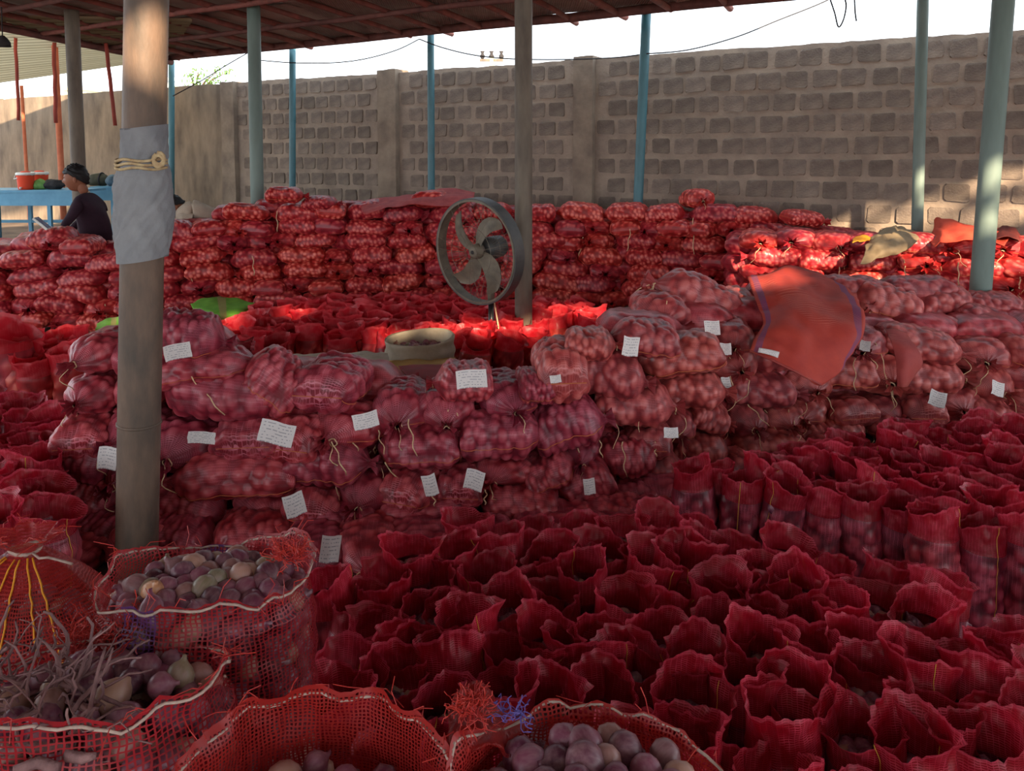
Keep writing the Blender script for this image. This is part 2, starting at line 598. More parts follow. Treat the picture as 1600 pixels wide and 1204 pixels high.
for (x, z, r_) in vis[295:]:
    me = R.choice(bmeshes)
    bm_.add([(v.co.x + x, v.co.y, v.co.z + z) for v in me.vertices], [tuple(p.vertices) for p in me.polygons])
o = bm_.build('far_bricks', M_BLOCK, wallroot); o['kind'] = 'stuff'
for (a, b) in PIERS:
    v_, f_ = lumpy_slab(a, b, 0, WTOP + 0.025, -0.2, 0.08, 0.012, a, 8, 30)
    link('pier', me_from('pier', v_, f_, smooth=False), wallroot, M_PIL)

# raised earth bank at the far left, under the tables
sA = wall_s(200)[0]
plat = MB()
base4 = [W0 + WDIR * a + WNOR * b_ for a, b_ in ((sA, .03), (WLEN, .03), (WLEN, 4.2), (sA + .5, 3.4))]
plat.add([Vector((q.x, q.y, z_)) for z_ in (0, .4) for q in base4], [(0, 1, 2, 3), (4, 5, 6, 7), (0, 1, 5, 4), (1, 2, 6, 5), (2, 3, 7, 6), (3, 0, 4, 7)])
tag(plat.build('floor_platform', M_CONC), 'raised earth platform under the blue tables by the wall', 'platform', kind='structure')

# ------------------------------------------------------------------ roof of reed mats
e0 = at_d(457, 75, wall_s(457)[1].y - 0.75)
e1 = at_d(1010, 20, wall_s(1010)[1].y - 0.75)
EAVE_Z = 3.17
EOFF = 0.62                                      # eave line, this far from the wall face
E_START = 9.9
S_CORNER = (at_z(262, 85, EAVE_Z) - W0).dot(WDIR)


def roof_pt(s, t, dz=0):
    """s along the wall, t metres inward from the eave"""
    z = EAVE_Z + min(t, 9) * 0.075
    p = W0 + WDIR * s + WNOR * (EOFF + t)
    return Vector((p.x, p.y, z + dz))


roof = empty('roof', (0, 0, 0))
tag(roof, 'low shed roof of reed mats on red wooden rafters', 'roof', kind='structure')
S0R, S1R = -5.0, S_CORNER
# rafters (run from the eave inwards), ends stick out past the eave
ns = int((S1R - S0R) / 0.55)
for k in range(ns + 1):
    s = S1R - k * 0.55
    b = MB()
    out = -R.choice([0.05, 0.12, 0.22, 0.3])
    n = 9
    sk = R.uniform(-.06, .06)
    L = 5.2
    pts = [roof_pt(s + sk * j / n + R.uniform(-.012, .012), out + (L - out) * j / n, -0.035 + R.uniform(-.012, .012)) for j in range(n + 1)]
    rad = R.uniform(.024, .036)
    b.tube(pts, [rad * R.uniform(.9, 1.1) for _ in pts], 8)
    b.build('rafter', M_DRED, roof, True)
# purlins along the eave
for t, rad, m in ((-0.09, .05, M_BEAM), (0.9, .03, M_BEAM), (1.8, .03, M_DRED), (2.7, .03, M_BEAM), (3.6, .035, M_BEAM)):
    b = MB()
    n = 26
    pts = [roof_pt(S0R + (S1R - S0R) * j / n, t + R.uniform(-.02, .02), (-0.03 if t < 0 else -0.075) + R.uniform(-.008, .008)) for j in range(n + 1)]
    b.tube(pts, rad, 8)
    b.build('purlin', m, roof, True)
b = MB(); b.tube([roof_pt(S1R + R.uniform(-.02, .02), -0.1 + j * 0.6, -0.1) for j in range(12)], 0.045, 8)
b.build('edge_beam', M_BEAM, roof, True)


def mat_panel(s, t, ws, wt, seed, nx=6, ny=6, amp=0.022):
    vs = []; fs = []
    for side in (0, 1):
        for j in range(ny + 1):
            for i in range(nx + 1):
                ss = s + ws * i / nx; tt = t + wt * j / ny
                e = 0.02 * noise.noise(Vector((ss * 6, tt * 6, seed)))
                p = roof_pt(ss + (e if i in (0, nx) else 0), tt + (e if j in (0, ny) else 0), 0)
                p.z += amp * noise.noise(Vector((ss * 2.4, tt * 2.4, seed))) + (0.012 if side else 0) + seed % 3 * 0.006
                vs.append(p)
    m = (nx + 1) * (ny + 1)
    for j in range(ny):
        for i in range(nx):
            a = j * (nx + 1) + i
            fs.append((a, a + nx + 1, a + nx + 2, a + 1))
            fs.append((m + a, m + a + 1, m + a + nx + 2, m + a + nx + 1))
    return vs, fs


TV = 4.4
s = S0R
k = 0
S_VIS = wall_s(1240)[0]
s = S_VIS
while s < S1R - 0.1:
    ws = min(0.95, S1R - s)
    t = -0.12
    while t < TV:
        wt = 0.75
        v_, f_ = mat_panel(s, t, ws + .05, wt + .06, k * 1.7)
        c = Vector((0, 0, 0))
        link('reed_mat', me_from('reed_mat', v_, f_, smooth=False), roof, M_MAT)
        t += wt; k += 1
    s += ws
# the rest of the roof overhead and behind; gaps added to shape sun patches
TAN = SUN.z / math.hypot(SUN.x, SUN.y)


def hole_for(T):
    z = 3.7
    for _ in range(6):
        p = T + SUN * ((z - T.z) / SUN.z)
        t = (p - W0).dot(WNOR) - EOFF
        z = EAVE_Z + min(max(t, 0), 9) * 0.075
    q = p - W0
    return (q.dot(WDIR), q.dot(WNOR) - EOFF)


LIT = []


def lit_line(a, b, da, db, n, rad=0.2):
    for k in range(n):
        u = k / max(1, n - 1)
        T = at_d(a[0] + (b[0] - a[0]) * u, a[1] + (b[1] - a[1]) * u, da + (db - da) * u)
        LIT.append(hole_for(T) + (rad,))


lit_line((1640, 270), (1350, 345), 6.6, 7.2, 6, .22)
lit_line((1640, 320), (1440, 350), 6.5, 6.9, 5, .25)
lit_line((1200, 380), (1640, 370), 6.3, 5.9, 10, .26)
lit_line((1240, 410), (1640, 400), 6.0, 5.8, 8, .2)
lit_line((1190, 440), (1220, 440), 4.6, 4.6, 2, .16)
lit_line((222, 108), (226, 118), 2.9, 2.9, 2, .12)
lit_line((817, 535), (819, 535), 6.1, 6.1, 2, .14)
lit_line((620, 545), (760, 540), 5.9, 6.2, 4, .15)
lit_line((850, 500), (950, 505), 6.5, 6.4, 3, .16)
lit_line((275, 500), (470, 490), 5.9, 6.4, 5, .12)
lit_line((40, 520), (185, 520), 5.6, 5.7, 4, .13)
G_ = 0.24
cellv = MB()
ti0 = -.12
nt_ = int((14.5 - ti0) / G_)
nsr = int((S1R + 5 - (-5.0)) / G_)
for it in range(nt_):
    t = ti0 + it * G_
    s_lo = None
    js = 0
    s_end = S1R if t > TV - .1 else S_VIS + .05
    while js <= nsr:
        s = S0R + js * G_
        hole = any((s + G_ / 2 - h[0]) ** 2 + (t + G_ / 2 - h[1]) ** 2 < h[2] ** 2 for h in LIT) or s > s_end
        if not hole and s_lo is None: s_lo = s
        if (hole or js == nsr) and s_lo is not None:
            a = [roof_pt(s_lo, t), roof_pt(s, t), roof_pt(s, t + G_), roof_pt(s_lo, t + G_)]
            cellv.add(a + [p + Vector((0, 0, .02)) for p in a], [(0, 1, 2, 3), (7, 6, 5, 4)])
            s_lo = None
        js += 1
o = cellv.build('overhead_matting', M_MAT, roof); o['kind'] = 'stuff'

# ------------------------------------------------------------------ onions
def onion_geo(seed, nu=12, nv=9, r=0.025, elong=1.0):
    """squat bulb with neck and root; axis z"""
    rr = random.Random(seed)
    prof = [(0.12, -0.92), (0.45, -0.86), (0.82, -0.55), (1.0, -0.08), (0.93, 0.38), (0.66, 0.74), (0.34, 0.98), (0.17, 1.2), (0.15, 1.42)]
    vs = [(0, 0, -0.9 * r * elong)]
    off = (rr.uniform(-.15, .15), rr.uniform(-.15, .15))
    for k, (a, z) in enumerate(prof):
        for i in range(nu):
            th = 2 * PI * i / nu
            q = a * (1 + 0.05 * math.sin(th * 2 + seed) + 0.03 * math.sin(th * 5 + seed * 2))
            w = max(0, z) ** 2
            vs.append((q * r * math.cos(th) + off[0] * w * r, q * r * math.sin(th) + off[1] * w * r, z * r * elong))
    vs.append((off[0] * 2 * r, off[1] * 2 * r, 1.4 * r * elong))
    fs = []
    for i in range(nu):
        fs.append((0, 1 + (i + 1) % nu, 1 + i))
        for k in range(len(prof) - 1):
            a = 1 + k * nu + i; b = 1 + k * nu + (i + 1) % nu
            fs.append((a, b, b + nu, a + nu))
        fs.append((1 + (len(prof) - 1) * nu + i, 1 + (len(prof) - 1) * nu + (i + 1) % nu, len(vs) - 1))
    return vs, fs


ONION_ME = []
for k in range(5):
    v_, f_ = onion_geo(k, elong=R.uniform(.85, 1.15))
    me = me_from('onion', v_, f_); me.materials.append(M_ON)
    ONION_ME.append(me)
v_, f_ = onion_geo(9); GOLD_ME = me_from('onion', v_, f_); GOLD_ME.materials.append(M_GOLD)
LOWON = [onion_geo(20 + k, nu=8) for k in range(4)]


def rand_rot(rr):
    return Euler((rr.uniform(0, 2 * PI), rr.uniform(0, 2 * PI), rr.uniform(0, 2 * PI))).to_matrix()


def add_low_onion(mb, p, rr, sc=1.0):
    v_, f_ = rr.choice(LOWON)
    M = rand_rot(rr) * sc * rr.uniform(.85, 1.15)
    mb.add([M @ Vector(v) + Vector(p) for v in v_], f_, tint=rr.random())


def put_onion(p, label, group, sc=1.0, me=None, rot=None):
    o = link('onion', me or R.choice(ONION_ME))
    o.location = p
    o.rotation_euler = rot or (R.uniform(0, 6), R.uniform(0, 6), R.uniform(0, 6))
    s = sc * R.uniform(.86, 1.14)
    o.scale = (s, s, s)
    tag(o, label, 'onion', group)
    return o


def label_onions(rec, base_):
    rec = sorted(rec, key=lambda o: o.location.y)
    k = 0; n = 0
    while k < len(rec):
        row = sorted(rec[k:k + 7], key=lambda o: o.location.x)
        for m, o in enumerate(row): o['label'] = '%s, %s row from front, %s from left' % (base_, ORD[n], ORD[m])
        k += 7; n += 1


ORD = ('first second third fourth fifth sixth seventh eighth ninth tenth eleventh twelfth thirteenth fourteenth fifteenth '
       'sixteenth seventeenth eighteenth nineteenth twentieth twenty-first twenty-second twenty-third twenty-fourth twenty-fifth '
       'twenty-sixth twenty-seventh twenty-eighth twenty-ninth thirtieth thirty-first thirty-second thirty-third thirty-fourth '
       'thirty-fifth thirty-sixth thirty-seventh thirty-eighth thirty-ninth fortieth').split()


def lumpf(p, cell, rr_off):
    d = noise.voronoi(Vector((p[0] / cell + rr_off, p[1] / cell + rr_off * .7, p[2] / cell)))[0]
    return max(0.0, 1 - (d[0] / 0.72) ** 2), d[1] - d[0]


# ------------------------------------------------------------------ tied sacks lying down
def lying_geo(seed, L=0.52, W=0.30, H=0.19, nu=64, nv=52, lump=0.011, cell=0.052):
    rr = random.Random(seed)
    off = rr.uniform(0, 50)
    bend = rr.uniform(-.03, .03)
    droop = rr.uniform(0, .03)
    sway = rr.uniform(-.02, .02)
    tw = rr.uniform(-.15, .15)
    nfr = rr.randint(5, 7)

    def fn(i, j, iu):
        v = j / (nv - 1)
        th = 2 * PI * i / nu
        # seam end v=0 -> flat; neck end v=1 -> gathered tuft
        if v < 0.86:
            t = (v / 0.86) ** 1.35
            wv = min(1, (t / 0.16)) if t < .16 else 1
            qq = min(1, t / 0.15); seam = math.sqrt(max(0, 1 - (1 - qq) ** 2)); endk = 1 - seam
            neck = 1 - max(0, (t - 0.66) / 0.34) ** 2.0 * 0.90
            w = W / 2 * (0.80 + 0.20 * seam) * neck
            h = H / 2 * (0.01 + 0.99 * seam) * min(1, neck + .0)
            w = max(w, .016); h = max(h, .016) if t > .3 else h
            fr = 0
            lk = min(1, t / .012) * min(1, (neck) * 1.2)
            x = -L / 2 + L * 0.9 * math.sin(min(1, t) * PI / 2 * .98) if False else -L / 2 + L * 0.93 * (t + 0.05 * math.sin(PI * t))
        else:
            t = (v - 0.86) / 0.14; endk = 0
            w = 0.015 + 0.030 * t; h = 0.013 + 0.020 * t
            fr = t * 0.012
            lk = 0
            x = -L / 2 + L * (0.93 + 0.02 + 0.10 * t)
        n = 2.5
        c, s = math.cos(th), math.sin(th)
        cc = math.copysign(abs(c) ** (2 / n), c); ss = math.copysign(abs(s) ** (2 / n), s)
        y = cc * w; z = ss * h
        if z < 0: z *= 0.86
        if fr:
            y += fr * math.cos(th * nfr) * c; z += fr * math.cos(th * nfr) * s
        # soft big dents
        q = noise.noise(Vector((x * 6 + off, c * 1.2, s * 1.2)))
        big = 1 + 0.10 * q * lk
        y *= big; z *= big
        a = tw * (x / L)
        y, z = y * math.cos(a) - z * math.sin(a), y * math.sin(a) + z * math.cos(a)
        z -= droop * (2 * x / L) ** 2
        y += bend * (2 * x / L) ** 2 + sway * math.sin(3 * x / L)
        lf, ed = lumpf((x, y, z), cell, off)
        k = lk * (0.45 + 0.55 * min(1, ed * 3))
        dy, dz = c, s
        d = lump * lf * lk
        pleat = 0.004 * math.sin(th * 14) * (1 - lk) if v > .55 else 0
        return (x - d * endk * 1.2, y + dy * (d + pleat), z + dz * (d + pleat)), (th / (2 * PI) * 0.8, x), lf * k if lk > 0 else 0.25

    return grid_mesh(fn, nu, nv), dict(off=off, W=W, H=H, L=L)


LY = {}


def lying_set(key, mat, nvar, **kw):
    out = []
    for k in range(nvar):
        (V, Fc, U, Lp), inf = lying_geo(len(key) * 100 + k * 13 + ord(key[0]), **kw)
        me = me_from('sack_net', V, Fc, U, Lp); me.materials.append(mat)
        # side seam thread
        b = MB()
        pts = []
        nu = kw.get('nu', 64); nv = kw.get('nv', 52)
        ii = int(nu * R.choice([0.93, 0.57, 0.97, 0.53]))
        for j in range(1, int(nv * .84), 2):
            p = Vector(V[j * (nu + 1) + ii]); n = Vector((0, p.y, p.z)).normalized()
            pts.append(p + n * 0.002)
        b.tube(pts, 0.0016, 4, cap=False)
        b.tube([Vector(V[q]) + Vector((-.003, 0, 0)) for q in range(0, nu // 2 + 1, 3)], 0.0018, 4, cap=False)
        sm = me_from('side_seam', b.v, b.f); sm.materials.append(M_SEAMP)
        # twine tie + loose tail
        b = MB()
        xn = -inf['L'] / 2 + inf['L'] * 0.945
        ring = [Vector((xn + .004 * math.sin(a * 3), .019 * math.cos(a), .016 * math.sin(a) - .02)) for a in [2 * PI * q / 10 for q in range(11)]]
        b.tube(ring, 0.003, 5)
        tw = []
        a0 = R.uniform(-.03, .03)
        n = R.randint(8, 12)
        for q in range(n):
            tw.append(Vector((xn + .02 + 0.045 * math.sin(q * .5), a0 * q * .35 + .01 * math.sin(q * 1.1 + k), -0.02 - q * 0.016)))
        b.tube(tw, 0.0022, 5)
        tm = me_from('twine', b.v, b.f); tm.materials.append(M_TWINE)
        out.append((me, sm, tm))
    LY[key] = out


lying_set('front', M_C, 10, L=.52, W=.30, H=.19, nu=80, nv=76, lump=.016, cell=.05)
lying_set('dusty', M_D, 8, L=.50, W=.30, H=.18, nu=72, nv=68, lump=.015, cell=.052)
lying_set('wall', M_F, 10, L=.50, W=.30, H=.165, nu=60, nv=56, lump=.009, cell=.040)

TIED = []                       # records for labelling


def tag_mesh(seed):
    rr = random.Random(seed)
    vs = []; us = []; fs = []
    n = 5; m = 4
    for j in range(m + 1):
        for i in range(n + 1):
            u, v = i / n, j / m
            vs.append(((u - .5), 0.10 * math.sin(u * 3 + rr.uniform(0, .4)) + 0.05 * rr.uniform(-1, 1) + (.25 * max(0, u - .75)), (v - .5) + 0.04 * math.sin(u * 5 + seed)))
            us.append((u, v))
    for j in range(m):
        for i in range(n):
            a = j * (n + 1) + i
            fs.append((a, a + 1, a + n + 2, a + n + 1))
    return me_from('paper_tag', vs, fs, us)


TAGME = []
for k in range(4):
    me = tag_mesh(k); me.materials.append(M_PAPER); TAGME.append(me)


def face_tag(px, py, w, h, d, parent, roll=0.0, kind=0):
    """a paper tag tied to a sack, built in the sack's frame"""
    p = at_d(px, py, d)
    s = depth_scale(p)
    o = link('paper_tag', TAGME[kind % 4], parent)
    roll = R.uniform(-.3, .3)
    M = Matrix.Translation(p) @ Euler((math.radians(-12), roll, R.uniform(-.25, .25))).to_matrix().to_4x4() @ Matrix.Diagonal((w * s, (w * s), h * s, 1))
    o.matrix_parent_inverse = parent_matrix(parent).inverted()
    o.matrix_basis = M
    return o


def parent_matrix(o):
    return Matrix.LocRotScale(o.location, o.rotation_euler, o.scale)


def place_lying(key, p, rz, size, parts=True, tilt=0.0, roll=0.0, var=None, twine=True):
    me, sm, tm = LY[key][var if var is not None else R.randrange(len(LY[key]))]
    o = link('onion_sack', me)
    o.location = p
    o.rotation_euler = (roll, tilt, rz)
    o.scale = size
    if parts:
        link('side_seam', sm, o)
        if twine: link('twine', tm, o)
    return o


BASE = dict(front=(.52, .30, .19), dusty=(.50, .30, .18), wall=(.50, .30, .165))


def pic_sack(key, cx, cy, w, h, d, end=False, tilt=0, flip=None, rzj=None, tagp=None):
    """a sack seen at a place in the photo: centre, apparent size, depth"""
    p = at_d(cx, cy, d + 0.05)
    s = depth_scale(p)
    p.z = max(p.z, h * s * .42)
    L0, W0_, H0 = BASE[key]
    hm = max(h * s * 1.06, .12)
    if end:
        sw = w * s * 1.08
        size = (R.uniform(.85, 1.0), sw / W0_, hm / H0)
        rz = -PI / 2 + (rzj if rzj is not None else R.uniform(-.35, .35))
        if R.random() < .25 and flip is None: rz += PI
        p = at_d(cx, cy + 5, d + .19)
        if p.z < h * s * .42: p = at_z(cx, cy + 2, h * s * .42)
        o = place_lying(key, p, rz, size, tilt=0, roll=math.radians(tilt) if False else 0)
    else:
        sl = w * s * 1.1
        size = (sl / L0, R.uniform(.9, 1.05), hm / H0)
        fl_ = (R.random() < .5) if flip is None else flip
        rj = rzj if rzj is not None else R.uniform(-.15, .15)
        rz = (PI if fl_ else 0) + rj
        p = at_d(cx, cy + 5, d + .11)
        if p.z < h * s * .42: p = at_z(cx, cy + 2, h * s * .42)
        o = place_lying(key, p, rz, size, tilt=math.radians(tilt) * (-1 if fl_ else 1))
    if tagp:
        face_tag(tagp[0], tagp[1], tagp[2], tagp[3], p.y - 0.24 if not end else p.y - .34, o, kind=len(TIED))
    TIED.append((o, cx, cy, end, bool(tagp)))
    return o


def dC(cx, cy):
    pts = [(0, 3.2), (300, 3.22), (600, 3.22), (750, 3.3), (900, 3.42), (1000, 3.6), (1130, 3.95), (1300, 4.3), (1640, 4.55)]
    for a, b in zip(pts, pts[1:]):
        if cx <= b[0]:
            d = a[1] + (b[1] - a[1]) * (cx - a[0]) / (b[0] - a[0]); break
    base = 880 if cx < 650 else max(700, 880 - (cx - 650) * .45)
    z = (base - cy) * d / 1200
    return d + max(0, z) * 0.16


# cx, cy, w, h, end, tilt, tag
FRONT = [
 (300, 522, 112, 72, 0, 6, (277, 549, 40, 24)), (322, 566, 170, 50, 0, -6, None), (340, 608, 186, 74, 0, 3, None),
 (425, 585, 104, 78, 0, 34, None), (304, 683, 112, 74, 1, 0, (314, 684, 44, 18)), (408, 660, 96, 62, 1, 0, (432, 677, 54, 34)),
 (478, 660, 88, 70, 1, 0, None), (362, 730, 196, 68, 0, -4, None), (522, 713, 130, 64, 0, -6, None),
 (527, 590, 98, 70, 1, 0, None), (556, 653, 106, 64, 1, 0, (571, 657, 40, 24)), (628, 630, 78, 68, 1, 0, None),
 (650, 687, 136, 60, 0, -5, None), (698, 636, 80, 70, 1, 0, None), (302, 785, 118, 68, 0, 4, None),
 (420, 780, 96, 60, 1, 0, (460, 789, 32, 34)), (502, 768, 84, 62, 1, 0, None), (590, 752, 88, 62, 1, 0, None),
 (661, 738, 72, 60, 1, 0, (672, 758, 22, 32)), (522, 806, 142, 58, 0, -4, None), (678, 786, 162, 56, 0, -3, None),
 (290, 836, 96, 52, 0, 5, None), (392, 826, 126, 50, 0, 0, None), (498, 856, 92, 46, 1, 0, (516, 858, 30, 40)),
 (574, 846, 84, 50, 1, 0, None), (655, 840, 92, 46, 1, 0, None), (787, 670, 128, 70, 0, 0, None),
 (892, 652, 112, 76, 0, -14, None), (788, 612, 84, 56, 1, 0, (737, 592, 48, 28)), (842, 596, 66, 46, 0, 0, None),
 (792, 718, 92, 38, 1, 0, None), (864, 726, 80, 48, 0, -24, None), (722, 736, 64, 50, 1, 0, (741, 750, 30, 30)),
 (806, 772, 126, 52, 0, 0, None), (904, 746, 94, 58, 0, -18, None), (914, 694, 46, 40, 1, 0, None),
 (970, 705, 92, 54, 0, 0, None), (978, 757, 64, 50, 1, 0, None), (944, 798, 104, 46, 0, -3, None),
 (924, 768, 50, 36, 1, 0, (921, 760, 18, 24)), (832, 816, 60, 40, 1, 0, None), (742, 838, 110, 46, 0, 0, None),
 (890, 832, 90, 44, 1, 0, None), (1010, 812, 90, 44, 0, 0, None), (720, 590, 90, 50, 0, 0, None),
 # left of and behind the big pillar
 (176, 540, 74, 56, 1, 0, None), (160, 604, 76, 56, 1, 0, None), (152, 656, 74, 56, 1, 0, None), (150, 706, 88, 64, 0, 6, (167, 716, 30, 34)),
 (150, 770, 92, 70, 0, 14, None), (150, 828, 96, 56, 0, 0, None), (232, 600, 70, 60, 1, 0, None), (228, 660, 70, 60, 1, 0, None),
 (226, 720, 76, 60, 1, 0, None), (224, 780, 74, 60, 1, 0, None), (222, 838, 80, 54, 1, 0, None), (228, 548, 80, 56, 1, 0, None),
 (118, 862, 80, 44, 1, 0, None), (860, 862, 110, 48, 0, 0, None), (800, 868, 90, 48, 1, 0, None), (970, 842, 110, 48, 0, 3, None), (1060, 812, 100, 46, 0, 0, None),
 (920, 862, 80, 46, 1, 0, None), (1036, 760, 84, 52, 1, 0, None), (1100, 770, 90, 46, 0, 0, None), (640, 876, 110, 46, 0, 0, None),
]
for (cx, cy, w, h, e, tl, tg) in FRONT:
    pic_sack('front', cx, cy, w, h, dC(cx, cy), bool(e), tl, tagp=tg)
nF = len(TIED)

RIGHT = [
 (1084, 462, 138, 66, 0, 24, None), (1146, 478, 60, 56, 1, 0, None), (1030, 482, 80, 54, 1, 0, None), (1000, 522, 106, 50, 0, 5, None),
 (925, 532, 80, 44, 0, 0, None), (960, 580, 106, 62, 0, 8, (986, 541, 26, 30)), (1055, 548, 130, 58, 0, -12, None),
 (1140, 522, 64, 50, 1, 0, (1113, 512, 24, 22)), (1136, 560, 74, 56, 1, 0, (1134, 545, 18, 18)), (1082, 600, 108, 54, 0, 0, None),
 (996, 624, 122, 64, 0, 2, None), (1190, 602, 112, 48, 0, 4, (1136, 602, 14, 26)), (1104, 643, 66, 44, 0, 22, None), (1156, 643, 62, 50, 1, 0, None),
 (1206, 640, 74, 40, 1, 0, None), (1254, 632, 62, 42, 1, 0, None), (1010, 668, 64, 46, 1, 0, (1049, 676, 24, 16)), (1056, 652, 50, 44, 1, 0, None),
 (1094, 692, 90, 46, 0, 0, None), (1186, 687, 122, 46, 0, -2, None), (1264, 672, 70, 40, 0, 0, None), (1308, 628, 74, 40, 1, 0, None),
 (1362, 632, 70, 42, 1, 0, None), (1314, 662, 78, 36, 0, 0, None), (1382, 655, 92, 40, 0, 0, None), (1300, 700, 100, 40, 0, 0, None),
 (1370, 470, 112, 60, 0, 14, None), (1470, 466, 98, 44, 0, -8, None), (1476, 507, 130, 38, 0, 9, None), (1545, 500, 112, 42, 0, 16, None),
 (1440, 533, 124, 46, 0, 12, None), (1520, 546, 84, 48, 1, 0, None), (1378, 576, 90, 58, 1, 0, (1352, 540, 16, 16)), (1452, 582, 112, 48, 0, 0, None),
 (1530, 590, 66, 50, 1, 0, None), (1584, 572, 66, 54, 1, 0, None), (1478, 618, 76, 46, 1, 0, (1466, 623, 26, 24)), (1590, 616, 70, 48, 1, 0, None),
 (1424, 622, 60, 46, 1, 0, None), (1524, 640, 92, 46, 0, 6, (1560, 607, 24, 22)), (1590, 546, 80, 50, 0, 10, None), (1430, 652, 70, 36, 0, 0, None),
 (1500, 668, 90, 34, 0, 0, None), (1596, 660, 90, 44, 0, 0, None), (870, 567, 72, 78, 1, 0, (868, 592, 18, 12)), (1200, 490, 80, 50, 1, 0, None), (1270, 480, 110, 50, 0, 0, None),
 (1330, 530, 90, 50, 1, 0, None), (1220, 545, 100, 52, 0, 0, None), (1300, 572, 110, 52, 0, 0, None), (1250, 590, 80, 46, 1, 0, None),
 (1020, 715, 90, 44, 0, 0, None), (1140, 726, 100, 40, 0, 0, None), (1330, 462, 90, 44, 1, 0, None), (1220, 455, 120, 50, 0, 0, None),
 (1420, 448, 120, 40, 0, 0, None), (1556, 470, 90, 34, 0, 0, None), (1340, 446, 100, 36, 0, 3, None),
]
for (cx, cy, w, h, e, tl, tg) in RIGHT:
    d = dC(cx, cy)
    if cy < 520: d += 0.25 + (520 - cy) * .004
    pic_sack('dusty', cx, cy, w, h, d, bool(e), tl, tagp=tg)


def word_side(e):
    return 'end-on' if e else 'side-on'


def label_tied(recs, tmpl, landmark, group):
    rows = {}
    for r in recs:
        rows.setdefault(int(r[2] // 55), []).append(r)
    for n, k in enumerate(sorted(rows)):
        for m, r in enumerate(sorted(rows[k], key=lambda q: q[1])):
            o = r[0]
            ex = ' with paper tag' if r[4] else ''
            tag(o, tmpl % (word_side(r[3]) + ' ', ex) + ', %s layer down, %s %s' % (ORD[n], ORD[m], landmark), 'sack', group)


label_tied(TIED[:nF], '%scrimson onion sack%s in front pile', 'from left', 'tied sacks piled around the big pillar')
label_tied(TIED[nF:], '%sdusty onion sack%s in right pile', 'from left', 'tied sacks in the heap right of the fan')


# hearts of the two near piles: the sacks nobody can see whole
def pile_core(pts, key, mat, name, label):
    b_v = []; b_f = []; b_u = []; b_l = []
    for (p, rz, sc) in pts:
        me = R.choice(LY[key])[0] if key in LY else None
    return


def join_sacks(name, places, key, label, lowres, mat):
    V = []; Fc = []; U = []; Lp = []
    for (p, rz, sc) in places:
        (v, f, u, l) = R.choice(lowres)
        M = Matrix.Translation(p) @ Matrix.Rotation(rz, 4, 'Z') @ Matrix.Diagonal((sc[0], sc[1], sc[2], 1))
        n = len(V)
        V += [tuple(M @ Vector(q)) for q in v]
        Fc += [tuple(i + n for i in g) for g in f]
        U += u; Lp += l
    me = me_from(name, V, Fc, U, Lp); me.materials.append(mat)
    return tag(link(name, me), label, 'sacks', kind='stuff')


LOWSACK = [lying_geo(500 + k, nu=34, nv=28, L=.5, W=.3, H=.17)[0] for k in range(3)]
core = []
for layer in range(6):
    z = 0.09 + layer * 0.165
    for px in range(215, 1640, 88):
        d = dC(px, 600) + 0.30 + layer * .03
        p = at_d(px, 600, d); p.z = z
        # local height of the visible pile
        top = 500 if px < 330 else (560 if px < 600 else (600 if px < 850 else (520 if px < 1000 else (440 if px < 1250 else 460))))
        zt = at_d(px, top, d).z
        if z + .1 > zt: continue
        if px >= 820 and px < 980 and layer > 3: continue
        core.append((p + Vector((0, R.uniform(-.03, .08), 0)), R.uniform(-.2, .2), (1, 1, 1)))
        if px > 960: core.append((p + Vector((0.05, .32, -.04)), R.uniform(-.2, .2), (1, 1, 1)))
join_sacks('buried_onion_sacks', core, 'front', 'tied onion sacks buried inside the near piles, seen only in gaps', LOWSACK, M_C)

# ------------------------------------------------------------------ back stack along the wall
def dF(px):
    pts = [(-100, 7.2), (200, 7.3), (400, 7.6), (700, 7.75), (900, 7.7), (1100, 7.3), (1300, 6.85)]
    for a, b in zip(pts, pts[1:]):
        if px <= b[0]: return a[1] + (b[1] - a[1]) * (px - a[0]) / (b[0] - a[0])
    return pts[-1][1]


def topF(px):
    pts = [(-100, 385), (40, 382), (60, 368), (120, 366), (180, 382), (250, 352), (330, 338), (350, 322), (420, 308), (500, 312), (600, 312), (700, 300), (820, 322), (1000, 326), (1100, 326), (1200, 328), (1290, 352)]
    for a, b in zip(pts, pts[1:]):
        if px <= b[0]: return a[1] + (b[1] - a[1]) * (px - a[0]) / (b[0] - a[0])
    return 352


LH = 0.145
seq = []
for row in range(0, 9):
    px = -60.0
    k = 0
    while px < 1285:
        d = dF(px) + 0.02 * row
        end = R.random() < 0.42
        wm = R.uniform(.27, .33) if end else R.uniform(.44, .54)
        wpx = wm * 1200 / d
        c = px + wpx / 2
        p = at_d(c, 400, dF(c)); p.z = 0.08 + row * LH
        ptop = at_d(c, topF(c), dF(c)).z
        if p.z + 0.06 < ptop + 0.02 and row >= (0 if c < 250 else 1):
            seq.append((row, c, wm, end, d))
        px += wpx * 0.93
